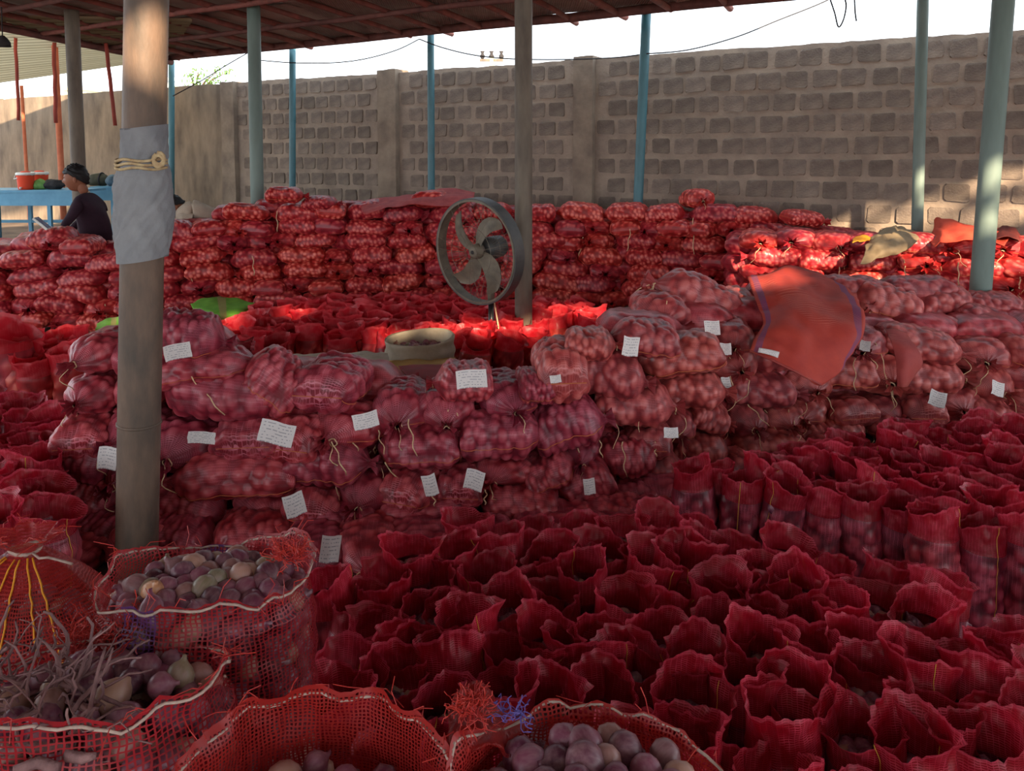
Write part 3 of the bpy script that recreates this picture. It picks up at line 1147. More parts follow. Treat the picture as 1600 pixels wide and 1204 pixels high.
# tangent of the stack face
rowcount = {}
for (row, c, wm, end, d) in seq:
    a = at_d(c - 20, 400, dF(c - 20)); b = at_d(c + 20, 400, dF(c + 20))
    ang = math.atan2(b.y - a.y, b.x - a.x)
    p = at_d(c, 400, dF(c) + .02 * row)
    p.z = 0.085 + row * LH + R.uniform(-.01, .012) + .05 * noise.noise(Vector((c * .008, row * .25, 0)))
    if end:
        o = place_lying('wall', p + Vector((0, .12, 0)), ang - PI / 2 + R.uniform(-.35, .35) + (PI if R.random() < .4 else 0), (.95, wm / .28, R.uniform(1.0, 1.16)), parts=False)
    else:
        o = place_lying('wall', p + Vector((0, .06, 0)), ang + R.uniform(-.12, .12) + (PI if R.random() < .5 else 0), (wm / .5, 1, R.uniform(1.02, 1.22)), parts=False, tilt=R.gauss(0, .10))
    n = rowcount.get(row, 0); rowcount[row] = n + 1
    tag(o, '%s tied red onion sack in back stack, %s layer up, %s from left' % (word_side(end), ORD[row], ORD[min(n, 39)]), 'sack', 'tied sacks stacked along the block wall')
NSEQ = len(seq)

# odd sacks lying loose on top of the back stack
EXTRA = [(448, 305, 62, 26, 0, 7.7, 'rounded'), (1092, 311, 42, 30, 1, 7.6, 'small'), (92, 372, 70, 34, 0, 7.5, 'humped'), (1258, 342, 66, 26, 0, 6.95, 'slumping'), (505, 318, 56, 24, 0, 7.8, 'plump')]
for n, (cx, cy, w, h, e, d, adj) in enumerate(EXTRA):
    p = at_d(cx, cy, d); s = depth_scale(p)
    o = place_lying('wall', p, R.uniform(-.2, .2) if not e else -PI / 2, ((w * s) / .5 if not e else .8, 1 if not e else w * s / .3, h * s / .165), parts=True, tilt=.12 if n == 3 else 0)
    tag(o, '%s tied red sack lying loose on top of the back stack' % adj, 'sack', 'loose sacks on the back stack')

# right-hand stack against the wall
def dG(px):
    return 6.45 - (px - 1180) / 420 * 0.65


gs = []
for row in range(2, 7):
    px = 1165.0
    while px < 1660:
        end = R.random() < (.75 if row == 6 else .35)
        wm = R.uniform(.30, .35) if end else R.uniform(.42, .5)
        wpx = wm * 1200 / dG(px)
        c = px + wpx / 2
        gs.append((row, c, wm, end)); px += wpx * .95
gc = {}
for (row, c, wm, end) in gs:
    p = at_d(c, 400, dG(c) + .02 * row); p.z = 0.085 + row * LH + R.uniform(-.01, .01)
    ang = -0.2
    if end: o = place_lying('wall', p + Vector((0, .12, 0)), ang - PI / 2 + R.uniform(-.3, .3), (.95, wm / .28, 1.12), parts=True)
    else: o = place_lying('wall', p + Vector((0, .06, 0)), ang + R.uniform(-.1, .1) + (PI if R.random() < .5 else 0), (wm / .5, 1, 1.1), parts=True)
    n = gc.get(row, 0); gc[row] = n + 1
    tag(o, '%s tied red onion sack in sunlit right stack, %s layer up, %s from left' % (word_side(end), ORD[row], ORD[n]), 'sack', 'tied sacks in the sunlit stack at the right')
print('SACKS lying', len(TIED), NSEQ, len(gs))

# tops and hearts of the far stacks
core = []
for px in range(-60, 1300, 62):
    for back in range(1, 5):
        d = dF(px) + back * .42
        wp = wall_s(px)[1].y
        if d > wp - .2: continue
        zt = at_d(px, topF(px), dF(px)).z - .1 - .03 * back
        p = at_d(px, 300, d); p.z = zt
        core.append((p, R.uniform(-.5, .5), (1, 1.1, 1.05)))
        if back < 3: core.append((p - Vector((0, 0, .16)), R.uniform(-.5, .5), (1, 1.1, 1.05)))
        if back == 1:
            for q in range(2, 7):
                if zt - .16 * q > .1: core.append((p - Vector((0, .12, .16 * q)), R.uniform(-.3, .3), (1, 1, 1.1)))
for px in range(1180, 1680, 75):
    for back in range(1, 3):
        p = at_d(px, 400, dG(px) + .3 * back); p.z = 6.2 * LH
        core.append((p, R.uniform(-.5, .5), (1, 1, 1)))
        for q in range(1, 6): core.append((p - Vector((0, 0, .155 * q)), R.uniform(-.3, .3), (1, 1, 1.1)))
for o in [join_sacks('stacked_onion_sacks', core, 'wall', 'tied onion sacks deeper inside the far stacks behind the front rows', LOWSACK, M_F)]: pass

# ------------------------------------------------------------------ open sacks standing upright
def upright_geo(seed, Rr=0.097, H=0.42, FILL=0.32, nu=64, nv=46, lump=.013, cell=.05, flare=1.0):
    rr = random.Random(seed)
    off = rr.uniform(0, 60)
    ph = [rr.uniform(0, 6.28) for _ in range(6)]
    lx, ly = rr.uniform(-.02, .02), rr.uniform(-.02, .02)
    sq = rr.uniform(.0, .18); sqa = rr.uniform(0, PI)
    fold = rr.uniform(.0, .05); folda = rr.uniform(0, 6.28)
    fi = FILL / H
    nb = int(nv * .60)
    mats = []

    def fn(i, j, iu):
        th = 2 * PI * i / nu
        c, s = math.cos(th), math.sin(th)
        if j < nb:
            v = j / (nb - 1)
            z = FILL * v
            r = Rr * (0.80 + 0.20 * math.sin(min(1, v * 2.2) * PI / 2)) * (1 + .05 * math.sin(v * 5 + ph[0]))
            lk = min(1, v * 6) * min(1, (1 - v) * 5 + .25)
            if j == 0: r *= .8
        else:
            v = (j - nb + 1) / (nv - nb)
            rim = H + 0.020 * math.sin(th + ph[1]) + .012 * math.sin(2 * th + ph[2]) + .010 * noise.noise(Vector((c * 3, s * 3, off)))
            rim += .004 * noise.noise(Vector((c * 12, s * 12, off)))
            fo = fold * max(0, math.cos(th - folda)) ** 2 * flare
            z = FILL + (rim - FILL) * v - fo * max(0, v - .4) * 1.4
            r = Rr * (1.0 - .07 * math.sin(v * PI * .8) + 0.05 * v * v)
            cr = noise.noise(Vector((c * 2.2, s * 2.2, z * 16 + off)))
            cr2 = noise.noise(Vector((c * 5, s * 5, z * 30 + off)))
            r += fo * v * v * .9 + v * (.021 * cr + .013 * cr2) * flare
            r += 0.0016 * math.sin(th * 19 + ph[3] + z * 20) * v
            r *= 1 + sq * v * math.cos(2 * (th - sqa)) * .8
            lk = 0
        hemv = 1.0 if j >= nv - 2 else 0.0
        x = r * c + lx * z / H; y = r * s + ly * z / H
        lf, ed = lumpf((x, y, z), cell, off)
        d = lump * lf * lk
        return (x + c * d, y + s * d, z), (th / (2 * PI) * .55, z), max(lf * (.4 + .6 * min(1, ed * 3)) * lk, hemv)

    V, Fc, U, Lp = grid_mesh(fn, nu, nv)
    fm = [0 if (k // nu) < nb - 1 else 1 for k in range(len(Fc))]
    # seam
    ii = rr.randrange(nu)
    pts = [Vector(V[j * (nu + 1) + ii]) * 1.0 + Vector((math.cos(2 * PI * ii / nu), math.sin(2 * PI * ii / nu), 0)) * .002 for j in range(0, nv, 2)]
    return V, Fc, U, Lp, fm, pts


UPV = {}


def upright_set(key, nvar, mats, nu=64, nv=46, fill=True, **kw):
    out = []
    for k in range(nvar):
        V, Fc, U, Lp, fm, pts = upright_geo(300 + len(key) * 31 + k * 7, nu=nu, nv=nv, **kw)
        me = me_from('sack_net', V, Fc, U, Lp, fmat=fm, mats=mats)
        b = MB(); b.tube(pts, .0014, 4, cap=False)
        sm = me_from('seam_thread', b.v, b.f); sm.materials.append(M_SEAM)
        fmesh = None
        if fill:
            rr = random.Random(k)
            b = MB()
            for q in range(26):
                a = rr.uniform(0, 2 * PI); r = 0.066 * math.sqrt(rr.random())
                add_low_onion(b, (r * math.cos(a), r * math.sin(a), .300 + rr.uniform(-.012, .012)), rr)
            fmesh = me_from('onion_fill', b.v, b.f, tint=b.t); fmesh.materials.append(M_ONJ)
        out.append((me, sm, fmesh))
    UPV[key] = out


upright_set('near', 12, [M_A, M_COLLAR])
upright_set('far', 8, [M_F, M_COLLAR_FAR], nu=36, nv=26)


def in_poly(x, y, P):
    c = False
    for i in range(len(P)):
        x1, y1 = P[i]; x2, y2 = P[i - 1]
        if (y1 > y) != (y2 > y) and x < (x2 - x1) * (y - y1) / (y2 - y1) + x1: c = not c
    return c


def field(poly_px, zm, pitch, ang=0.0, jit=.012, jr=R):
    """hex-packed spots whose sack mouths fill an outline given on the photo"""
    P = [(q.x, q.y) for q in (at_z(px, py, zm) for px, py in poly_px)]
    xs = [p[0] for p in P]; ys = [p[1] for p in P]
    ca, sa = math.cos(ang), math.sin(ang)
    out = []
    cx, cy = sum(xs) / len(xs), sum(ys) / len(ys)
    n = int(12 / pitch)
    for r in range(-n, n):
        for k in range(-n, n):
            u = (k + (.5 if r % 2 else 0)) * pitch; v = r * pitch * .9
            x = cx + u * ca - v * sa; y = cy + u * sa + v * ca
            if min(xs) <= x <= max(xs) and min(ys) <= y <= max(ys) and in_poly(x, y, P):
                out.append((x + jr.uniform(-jit, jit), y + jr.uniform(-jit, jit), r, k))
    return out


UPC = 0


def stand_sack(key, x, y, sc=1.0, lean=(0, 0), parts=True, wide=1.0):
    global UPC
    UPC += 1
    me, sm, fmesh = R.choice(UPV[key])
    o = link('open_onion_sack', me)
    o.location = (x, y, 0)
    o.rotation_euler = (lean[0], lean[1], R.uniform(0, 6.28))
    s = sc * R.uniform(.95, 1.07)
    o.scale = (s * wide, s * wide, sc * R.uniform(.90, 1.08))
    if parts:
        link('seam_thread', sm, o)
        if fmesh:
            f = link('onion_fill', fmesh, o); f['kind'] = 'stuff'
    return o


def label_field(items, what, where, group):
    """items: (obj,row,x)"""
    rows = {}
    for o, r, x in items: rows.setdefault(r, []).append((x, o))
    for n, r in enumerate(sorted(rows)):
        for m, (x, o) in enumerate(sorted(rows[r], key=lambda q: q[0])):
            tag(o, '%s %s, %s row from front, %s from left' % (what, where, ORD[n], ORD[m]), 'sack', group)


FA = [(484, 886), (552, 862), (645, 838), (735, 806), (800, 798), (1000, 796), (1150, 808), (1290, 838), (1436, 866), (1474, 960), (1640, 985), (1700, 1290), (600, 1290), (560, 1130), (500, 1010)]
items = []
spotsA = field(FA, .42, .156, ang=.06)
for (x, y, r, k) in spotsA:
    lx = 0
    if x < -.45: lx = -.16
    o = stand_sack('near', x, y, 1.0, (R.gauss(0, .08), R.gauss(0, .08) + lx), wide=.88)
    items.append((o, r, x))
label_field(items, 'open crimson mesh sack', 'in near field', 'open sacks standing in the near field')
FB = [(1028, 742), (1060, 722), (1240, 678), (1440, 655), (1700, 636), (1700, 860), (1600, 822), (1500, 806), (1400, 785), (1300, 765), (1150, 745)]
items = []
spotsB = field(FB, .42, .150, ang=-.30)
for (x, y, r, k) in spotsB:
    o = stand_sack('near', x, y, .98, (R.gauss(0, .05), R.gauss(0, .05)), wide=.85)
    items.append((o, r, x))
label_field(items, 'open crimson mesh sack', 'before right pile', 'open sacks standing before the right pile')
# rows left of the big pillar
FH = [(-60, 606), (60, 616), (125, 645), (112, 700), (92, 760), (70, 800), (-60, 810)]
items = []
for (x, y, r, k) in field(FH, .42, .185, ang=.1):
    items.append((stand_sack('near', x, y, 1.04, (R.gauss(0, .08), R.gauss(0, .08))), r, x))
label_field(items, 'open red mesh sack', 'left of big pillar', 'open sacks left of the big pillar')
FI = [(-10, 560), (24, 530), (60, 516), (190, 508), (250, 512), (250, 556), (60, 560)]
items = []
for (x, y, r, k) in field(FI, .46, .2, ang=.0):
    items.append((stand_sack('far', x, y, 1.15, (R.gauss(0, .04), -.1), parts=False), r, x))
label_field(items, 'upright sunlit red sack', 'at left edge', 'upright sacks in the sun at the left')
# middle field, between the near piles and the back stack
FE = [(250, 520), (330, 490), (400, 474), (470, 462), (600, 458), (740, 460), (830, 464), (925, 464), (945, 492), (880, 500), (800, 520), (740, 530), (640, 520), (560, 520), (480, 512), (400, 530), (300, 560)]
spotsE = sorted(field(FE, .42, .185, ang=.25), key=lambda q: q[1])
items = []
cap = 300 - UPC
low = []
for n, (x, y, r, k) in enumerate(spotsE):
    if n < cap:
        items.append((stand_sack('far', x, y, 1.0, (R.gauss(0, .08), R.gauss(0, .1)), parts=False), r, x))
    else: low.append((x, y))
label_field(items, 'upright red mesh sack', 'in middle field', 'upright sacks in the middle field')
if low:
    gl = [upright_geo(900 + k, nu=22, nv=16)[:5] for k in range(4)]
    V = []; Fc = []; U = []; Lp = []; fm = []
    for (x, y) in low:
        v, f, u, l, m = R.choice(gl)
        M = Matrix.Translation((x, y, 0)) @ Euler((R.gauss(0, .09), R.gauss(0, .1), R.uniform(0, 6))).to_matrix().to_4x4()
        n = len(V)
        V += [tuple(M @ Vector(q)) for q in v]; Fc += [tuple(i + n for i in g) for g in f]; U += u; Lp += l; fm += m
    me = me_from('upright_onion_sacks', V, Fc, U, Lp, fmat=fm, mats=[M_F, M_COLLAR_FAR])
    tag(link('upright_onion_sacks', me), 'many more upright red sacks at the back of the middle field', 'sacks', kind='stuff')
print('UP', UPC, len(spotsA), len(spotsB), len(spotsE), len(low))

# ------------------------------------------------------------------ posts
def roof_z_at(p):
    t = (p - W0).dot(WNOR) - EOFF
    return EAVE_Z + min(max(t, 0), 9) * .075 - .05


def pole(name, ax, ay, bx, by, d, wpx, mat, label, cat='post', top=None, bottom=0.0, n=20, rings=()):
    a = at_d(ax, ay, d); b_ = at_d(bx, by, d)
    dr = (a - b_); dr /= dr.z
    base = b_ + dr * (bottom - b_.z)
    zt = top if top is not None else roof_z_at(b_ + dr * (3.3 - b_.z))
    tp = b_ + dr * (zt - b_.z)
    r = wpx * depth_scale(b_) / 2
    root = empty(name, base)
    m = 14
    b = MB(); b.tube([(tp - base) * k / m for k in range(m + 1)], r, n)
    b.build('pipe', mat, root, True)
    for py in rings:
        q = at_d((ax + bx) / 2, py, d); f = (q.z - base.z)
        c = dr * f
        b = MB(); b.tube([c - dr * .006, c - dr * .004, c + dr * .004, c + dr * .006], [r, r * 1.05, r * 1.05, r], n)
        b.build('weld_ring', mat, root, True)
    b = MB(); b.box((0, 0, .006), (r * 3.4, r * 3.4, .012)); b.build('base_plate', mat, root)
    tag(root, label, cat, 'steel posts holding up the roof' if cat == 'post' else None)
    return root, base, dr, r


dW = lambda px: wall_s(px)[1].y
BP, BPb, BPd, BPr = pole('roof_pillar', 229, 0, 214, 855, 2.92, 62, M_BIGPOLE, 'thick weathered steel pillar wrapped in a grey cloth at the left', rings=(660,))
pole('roof_post', 112, 20, 123, 270, 8.7, 21, M_STEEL, 'grey steel post rising behind the man in the dark shirt')
pole('roof_post', 396, 0, 402, 315, 8.15, 20, M_TEALG, 'pale teal-grey post standing behind the back stack left of centre')
pole('roof_post', 268, 85, 268, 330, dW(268) - .55, 9, M_TEAL, 'thin teal post at the roof corner just right of the big pillar')
pole('roof_post', 457, 75, 457, 292, dW(457) - .55, 10, M_TEAL, 'thin teal post second from the roof corner')
pole('roof_post', 673, 52, 674, 300, dW(673) - .55, 11, M_TEAL, 'thin teal post above the fan in front of the block wall')
pole('roof_post', 1010, 20, 997, 315, dW(1003) - .5, 15, M_TEAL, 'leaning bright teal post in the middle of the block wall')
pole('roof_post', 1442, 0, 1433, 360, dW(1437) - .42, 17, M_TEALG, 'slim teal-grey pipe standing close to the wall at the right')
pole('roof_post', 818, 0, 818, 575, 6.0, 27, M_STEEL, 'grey steel post standing right behind the fan')
pole('roof_post', 1568, 0, 1530, 478, 5.35, 31, M_TEALG, 'thick teal post in the right pile, leaning to the right')

# orange wood props of the shed at the far left
for (ax, ay, bx, by, d, w, lb, m) in ((23, 40, 29, 188, 10.4, 5, 'thin red pole hanging at the left edge under the corrugated roof', M_REDWOOD),
                                   (84, 45, 87, 192, 10.6, 6, 'red pole hanging beside the tall orange post', M_REDWOOD),
                                   (163, 52, 180, 196, 10.6, 6, 'slanting red pole hanging just left of the big pillar', M_REDWOOD)):
    b = MB(); p = at_d(ax, ay, d); q = at_d(bx, by, d)
    b.tube([p + (q - p) * k / 8 + Vector((R.uniform(-.008, .008), 0, 0)) for k in range(9)], w * depth_scale(p) / 2, 8)
    tag(b.build('wooden_pole', m, None, True), lb, 'pole')
pole('wooden_post', 88, 118, 99, 330, 10.9, 9, M_ORWOOD, 'tall pale orange wooden post behind the blue table', 'wooden post', top=3.3, bottom=.4)
pole('wooden_post', 33, 125, 37, 191, 11.4, 5, M_ORWOOD, 'short orange wooden post at the far left against the wall', 'wooden post', top=2.7, bottom=.4)

# cloth wrapped round the pillar
M_GREYC = basic('faded_grey_cotton', srgb(150, 150, 152), 0.9, srgb(126, 127, 131), 7, bump=0.4, bscale=40)
nu, nv = 72, 60


def wrap_fn(i, j, iu):
    th = 2 * PI * i / nu; v = j / (nv - 1)
    py = 404 - (404 - 198) * v
    zc = at_d(214, py, 2.92).z
    c = BPd * (zc - BPb.z)
    env = math.sin(min(1, max(0, 1.0 - abs(v - .36) / .46)) * PI / 2)
    wide = 1.07 + .34 * env * (.35 + .65 * max(0, math.cos(th - .1))) + .10 * env * max(0, -math.cos(th))
    pinch = -.8 * math.exp(-((v - .74) / .03) ** 2) * (wide - 1.06)
    r = BPr * (wide + pinch)
    u_ = th + 2.2 * (v - .5)
    f = noise.noise(Vector((math.cos(u_) * 2.2, math.sin(u_) * 2.2, v * 2.2)))
    g = abs(noise.noise(Vector((math.cos(th - v * 3) * 4, math.sin(th - v * 3) * 4, v * 3))))
    r += BPr * (.16 * f + .22 * g - .05) * min(1, v * 9 + .2) * min(1, (1 - v) * 7)
    r = max(r, BPr * 1.03)
    z = c.z + .012 * math.sin(th + 1) * (1 if j in (0, nv - 1) else 0)
    return (c.x + r * math.cos(th), c.y + r * math.sin(th), z), (th * .1, v), 0


V, Fc, U, Lp = grid_mesh(wrap_fn, nu, nv)
wrapo = empty('cloth_wrap', BPb)
o = link('cloth', me_from('cloth', V, Fc, U), wrapo, M_GREYC)
kn = MB()
for k in range(3):
    pts = []
    for q in range(16):
        a = -PI * .05 - q / 15 * PI * .95
        c = BPd * (at_d(214, 250 + 3 * k, 2.92).z)
        rr_ = BPr * (1.20 + .03 * math.sin(q + k))
        pts.append(Vector((c.x + rr_ * math.cos(a), c.y + rr_ * math.sin(a), c.z + .004 * math.sin(q * .9 + k) - .008 * k)))
    kn.tube(pts, .006, 6)
c = BPd * at_d(214, 252, 2.92).z
for k in range(4):
    kn.tube([c + Vector((BPr * 1.15 + .02 * math.cos(a), -BPr * .75 - .012, .022 * math.sin(a) + .004 * k)) for a in [q * 2 * PI / 10 + k for q in range(9)]], .007, 6)
kn.build('tie_cord', basic('cream_cotton_cord', srgb(206, 184, 142), .85, srgb(170, 140, 104), 40), wrapo, True)['label'] = 'cream knotted cord'
tag(wrapo, 'faded grey cloth tied with a cream cord around the big pillar', 'cloth')

# ------------------------------------------------------------------ neighbouring corrugated roof, things beyond the wall
M_CORR, nt, out = new_mat('pale_fibreglass_sheet')
tc = N(nt, 'ShaderNodeTexCoord'); sp = N(nt, 'ShaderNodeSeparateXYZ'); nt.links.new(tc.outputs['UV'], sp.inputs[0])
w_ = math_n(nt, 'MULTIPLY_ADD', math_n(nt, 'SINE', math_n(nt, 'MULTIPLY', sp.outputs[1], 24 * 2 * PI)), .5, .5)
c_ = ramp(nt, w_, [(.1, srgb(150, 136, 108)), (.75, srgb(216, 202, 172))])  # bands along the folds, corrugation shading painted into the colour
p_ = N(nt, 'ShaderNodeBsdfDiffuse'); t_ = N(nt, 'ShaderNodeBsdfTranslucent'); mx_ = N(nt, 'ShaderNodeMixShader'); mx_.inputs[0].default_value = .5
nt.links.new(c_, p_.inputs[0]); nt.links.new(c_, t_.inputs[0]); nt.links.new(p_.outputs[0], mx_.inputs[1]); nt.links.new(t_.outputs[0], mx_.inputs[2]); nt.links.new(mx_.outputs[0], out.inputs[0])
pA = at_d(-260, 168, 15.5); pB = at_d(262, 90, 12.3)
pC = at_d(-500, 10, 10.2); pD = at_d(300, 30, 8.9)
V = []; Fc = []; U = []
na, nb2 = 12, 150
for j in range(nb2 + 1):
    for i in range(na + 1):
        u = i / na; v = j / nb2
        p = (pA * (1 - u) + pB * u) * (1 - v) + (pC * (1 - u) + pD * u) * v
        V.append(p + Vector((0, 0, .035 * math.sin(v * 24 * 2 * PI)))); U.append((u, v))
for j in range(nb2):
    for i in range(na):
        a = j * (na + 1) + i; Fc.append((a, a + 1, a + na + 2, a + na + 1))
tag(link('corrugated_roof', me_from('corrugated_roof', V, Fc, U), None, M_CORR), 'pale corrugated roof sheet of the neighbouring shed', 'roof', kind='structure')

M_BUILD = basic('pale_yellow_plaster', srgb(214, 200, 156), .9)
M_BUILD2 = basic('white_plaster_far', srgb(226, 224, 214), .9)
M_DARK = basic('dark_opening', srgb(60, 56, 56), .9)


def far_building(px0, px1, py, d, mat, lb):
    a = at_d(px0, py, d); b_ = at_d(px1, py, d)
    w = b_.x - a.x; root = empty('far_building', ((a.x + b_.x) / 2, d, 0))
    b = MB(); b.box((0, 2, a.z / 2), (w, 4, a.z)); b.build('walls', mat, root)
    b = MB(); b.box((0, 2, a.z + .1), (w + .4, 4.4, .2)); b.build('parapet', mat, root)
    for k in range(2):
        b = MB(); b.box((-w / 4 + k * w / 2, -.02, a.z - 1.2), (w / 6, .06, 1.0)); b.build('window', M_DARK, root)
    tag(root, lb, 'building')


far_building(100, 134, 141, 60, M_BUILD, 'small yellow house top showing over the wall beside the orange post')
far_building(-30, 12, 142, 70, M_BUILD2, 'white building showing over the wall at the left edge')
far_building(252, 272, 126, 55, M_BUILD2, 'pale building showing over the wall beside the big pillar')

tr = empty('acacia_tree', (at_d(310, 130, 22).x, 22, 0))
lt = MB(); bk = MB()
top = at_d(305, 122, 22)
M_LEAF = basic('light_green_leaves', srgb(120, 150, 84), .7, srgb(88, 122, 60), 3, translucent=.3)
lx = top.x - tr.location.x
bk.tube([(0, 0, 0), (lx * .3, 0, 1.8), (lx * .7, 0, top.z - 1.0), (lx, 0, top.z - .4)], [.14, .11, .07, .05], 7)
for k in range(9):
    a = R.uniform(0, PI * 2); l = R.uniform(.5, 1.1)
    e = Vector((lx + l * math.cos(a), .5 * l * math.sin(a), top.z - .45 + R.uniform(0, .65)))
    bk.tube([(lx, 0, top.z - .5), (Vector((lx, 0, top.z - .5)) + e) / 2 + Vector((0, 0, .1)), e], [.04, .02, .008], 5)
    for q in range(60):
        c = Vector((lx, 0, top.z - .5)).lerp(e, R.uniform(.45, 1.15)) + Vector((R.gauss(0, .10), R.gauss(0, .1), R.gauss(0, .07)))
        M = rand_rot(R); s_ = R.uniform(.02, .045)
        lt.add([c + M @ Vector(v) * s_ for v in ((-1, -.5, 0), (1, -.5, .2), (1.3, .5, 0), (-1, .5, .2))], [(0, 1, 2, 3)])
bk.build('trunk', M_BEAM, tr, True); f = lt.build('foliage', M_LEAF, tr); f['kind'] = 'stuff'
tag(tr, 'light green tree top showing over the wall beside the big pillar', 'tree')

up = empty('power_pole', (at_d(768, 90, 30).x, 30, 0))
tz = at_d(768, 88, 30).z
b = MB(); b.tube([(0, 0, 0), (0, 0, tz)], [.14, .09], 8); b.build('mast', basic('concrete_mast', srgb(216, 200, 160), .9), up, True)
b = MB(); b.box((0, 0, tz - .15), (.9, .1, .1)); b.build('cross_arm', M_STEEL, up)
for x in (-.35, 0, .38):
    b = MB(); b.tube([(x, 0, tz - .1), (x, 0, tz), (x, 0, tz + .1), (x, 0, tz + .2)], [.05, .11, .05, .09], 8)
    b.build('insulator', M_DARK, up, True)
tag(up, 'power pole with three insulators far beyond the wall', 'pole')

M_CABLE = basic('black_cable', srgb(52, 48, 50), .6)
CAB = [([(1010, 84), (1075, 78), (1150, 58), (1215, 32), (1285, 4), (1330, -20)], 7.6, 'black cable rising from the middle teal post to the upper right'),
       ([(655, 61), (690, 74), (740, 86), (800, 92), (880, 93), (960, 90), (1008, 84)], 8.4, 'black cable sagging between the two middle teal posts'),
       ([(655, 61), (620, 78), (570, 92), (520, 98), (457, 98), (405, 94)], 9.4, 'black cable sagging left of the fan toward the second post'),
       ([(388, 82), (350, 104), (318, 124), (270, 150)], 9.8, 'thin cable running down left from the pale post'),
       ([(1296, -4), (1304, 20), (1310, 42), (1318, 30), (1322, 8), (1318, -6)], 6.6, 'thin wire loop dangling from the roof edge top right'),
       ([(1335, -6), (1336, 18), (1338, 33)], 6.6, 'short wire end dangling right of the wire loop')]
for pts, d, lb in CAB:
    P = [at_d(x, y, d) for x, y in pts]
    Q = []
    for k in range(len(P) - 1):
        p0, p1, p2, p3 = P[max(k - 1, 0)], P[k], P[k + 1], P[min(k + 2, len(P) - 1)]
        for q in range(6):
            t = q / 6
            Q.append(.5 * ((2 * p1) + (p2 - p0) * t + (2 * p0 - 5 * p1 + 4 * p2 - p3) * t * t + (3 * p1 - p0 - 3 * p2 + p3) * t ** 3))
    Q.append(P[-1])
    b = MB(); b.tube(Q, .007, 5)
    tag(b.build('cable', M_CABLE, None, True), lb, 'cable')

# hanging lamp, far top left
lp = at_d(4, 60, 8.6)
hl = empty('hanging_lamp', lp)
b = MB(); b.tube([(0, 0, .03), (0, 0, 0.0), (0, 0, -.04), (0, 0, -.09)], [.02, .05, .075, .08], 14); b.build('lamp_shade', M_DARK, hl, True)
b = MB(); b.tube([(0, 0, .02), (.004, 0, .5), (0, 0, 1.0), (0, 0, roof_z_at(lp) - lp.z)], .006, 6); b.build('cord', M_CABLE, hl, True)
tag(hl, 'dark hanging lamp at the far left edge under the roof', 'lamp')

# ------------------------------------------------------------------ fan
FD = 5.75
fc = at_d(748, 392, FD)
fan = empty('pedestal_fan', (fc.x, fc.y, 0))
M_FANG = basic('dusty_grey_fan_metal', srgb(132, 118, 100), .6, srgb(96, 86, 74), 10, spec=.4, metal=.2)
M_FAND = basic('dark_grey_fan_housing', srgb(62, 60, 60), .5, srgb(84, 80, 76), 8, spec=.5)
M_BLACKP = basic('black_gloss_paint', srgb(38, 36, 38), .25, spec=.7)
yaw = math.radians(-40)
FM = Matrix.Translation((0, 0, fc.z)) @ Matrix.Rotation(yaw, 4, 'Z') @ Matrix.Rotation(math.radians(4), 4, 'X')
RF = .405; DP = .10


def fpt(r, a, y): return FM @ Vector((r * math.cos(a), y, r * math.sin(a)))


def ring_band(r0, r1, y0, y1, n=64):
    vs = []; fs = []
    prof = [(r0, y0), (r1, y0), (r1, y1), (r0, y1)]
    for k in range(n):
        a = 2 * PI * k / n
        for r, y in prof: vs.append(fpt(r, a, y))
    for k in range(n):
        k2 = (k + 1) % n
        for q in range(4):
            q2 = (q + 1) % 4
            fs.append((k * 4 + q, k * 4 + q2, k2 * 4 + q2, k2 * 4 + q))
    return vs, fs


b = MB(); b.add(*ring_band(RF - .012, RF, -DP / 2, DP / 2))
b.build('fan_ring', M_FAND, fan)
b = MB(); b.add(*ring_band(RF - .026, RF - .011, -DP / 2 - .003, -DP / 2 + .012)); b.add(*ring_band(RF - .02, RF - .011, -DP / 2, DP / 2 - .01))
b.build('ring_lip', M_FANG, fan)
for k in range(4):
    base = math.radians((152, 74, -34, -104)[k])
    vs = []; fs = []
    m, w = 12, 6
    for side in (0, 1):
        for j in range(m + 1):
            v = j / m; r = .05 + (.335 - .05) * v
            wd = .070 + .075 * math.sin(min(1, v * 1.2) * PI * .62)
            if v > .85: wd *= 1 - .35 * ((v - .85) / .15)
            sweep = -.55 * v * v
            for i in range(w + 1):
                u = i / w - .5
                a = base + sweep + u * wd / r
                y = -.02 + u * wd * .38 * (1 - .4 * v) + (.004 if side else 0) + .012 * math.cos(u * PI)
                vs.append(fpt(r, a, y))
    mm = (m + 1) * (w + 1)
    for j in range(m):
        for i in range(w):
            a = j * (w + 1) + i
            fs.append((a, a + 1, a + w + 2, a + w + 1)); fs.append((mm + a, mm + a + w + 1, mm + a + w + 2, mm + a + 1))
    me = me_from('blade', vs, fs); link('blade', me, fan, M_FANG)
b = MB(); b.tube([FM @ Vector((0, y, 0)) for y in (-.07, -.065, -.04, -.02, .01)], [.018, .042, .055, .06, .06], 20)
hub_ = b.build('hub', M_FANG, fan, True)
b = MB(); b.tube([FM @ Vector((0, y, 0)) for y in (-.075, -.068)], [.014, .016], 12); b.build('hub_nut', M_DARK, hub_, True)
b = MB(); b.tube([FM @ Vector((0, y, 0)) for y in (.05, .06, .14, .24, .27)], [.05, .085, .09, .085, .05], 20)
b.build('motor', M_FAND, fan, True)
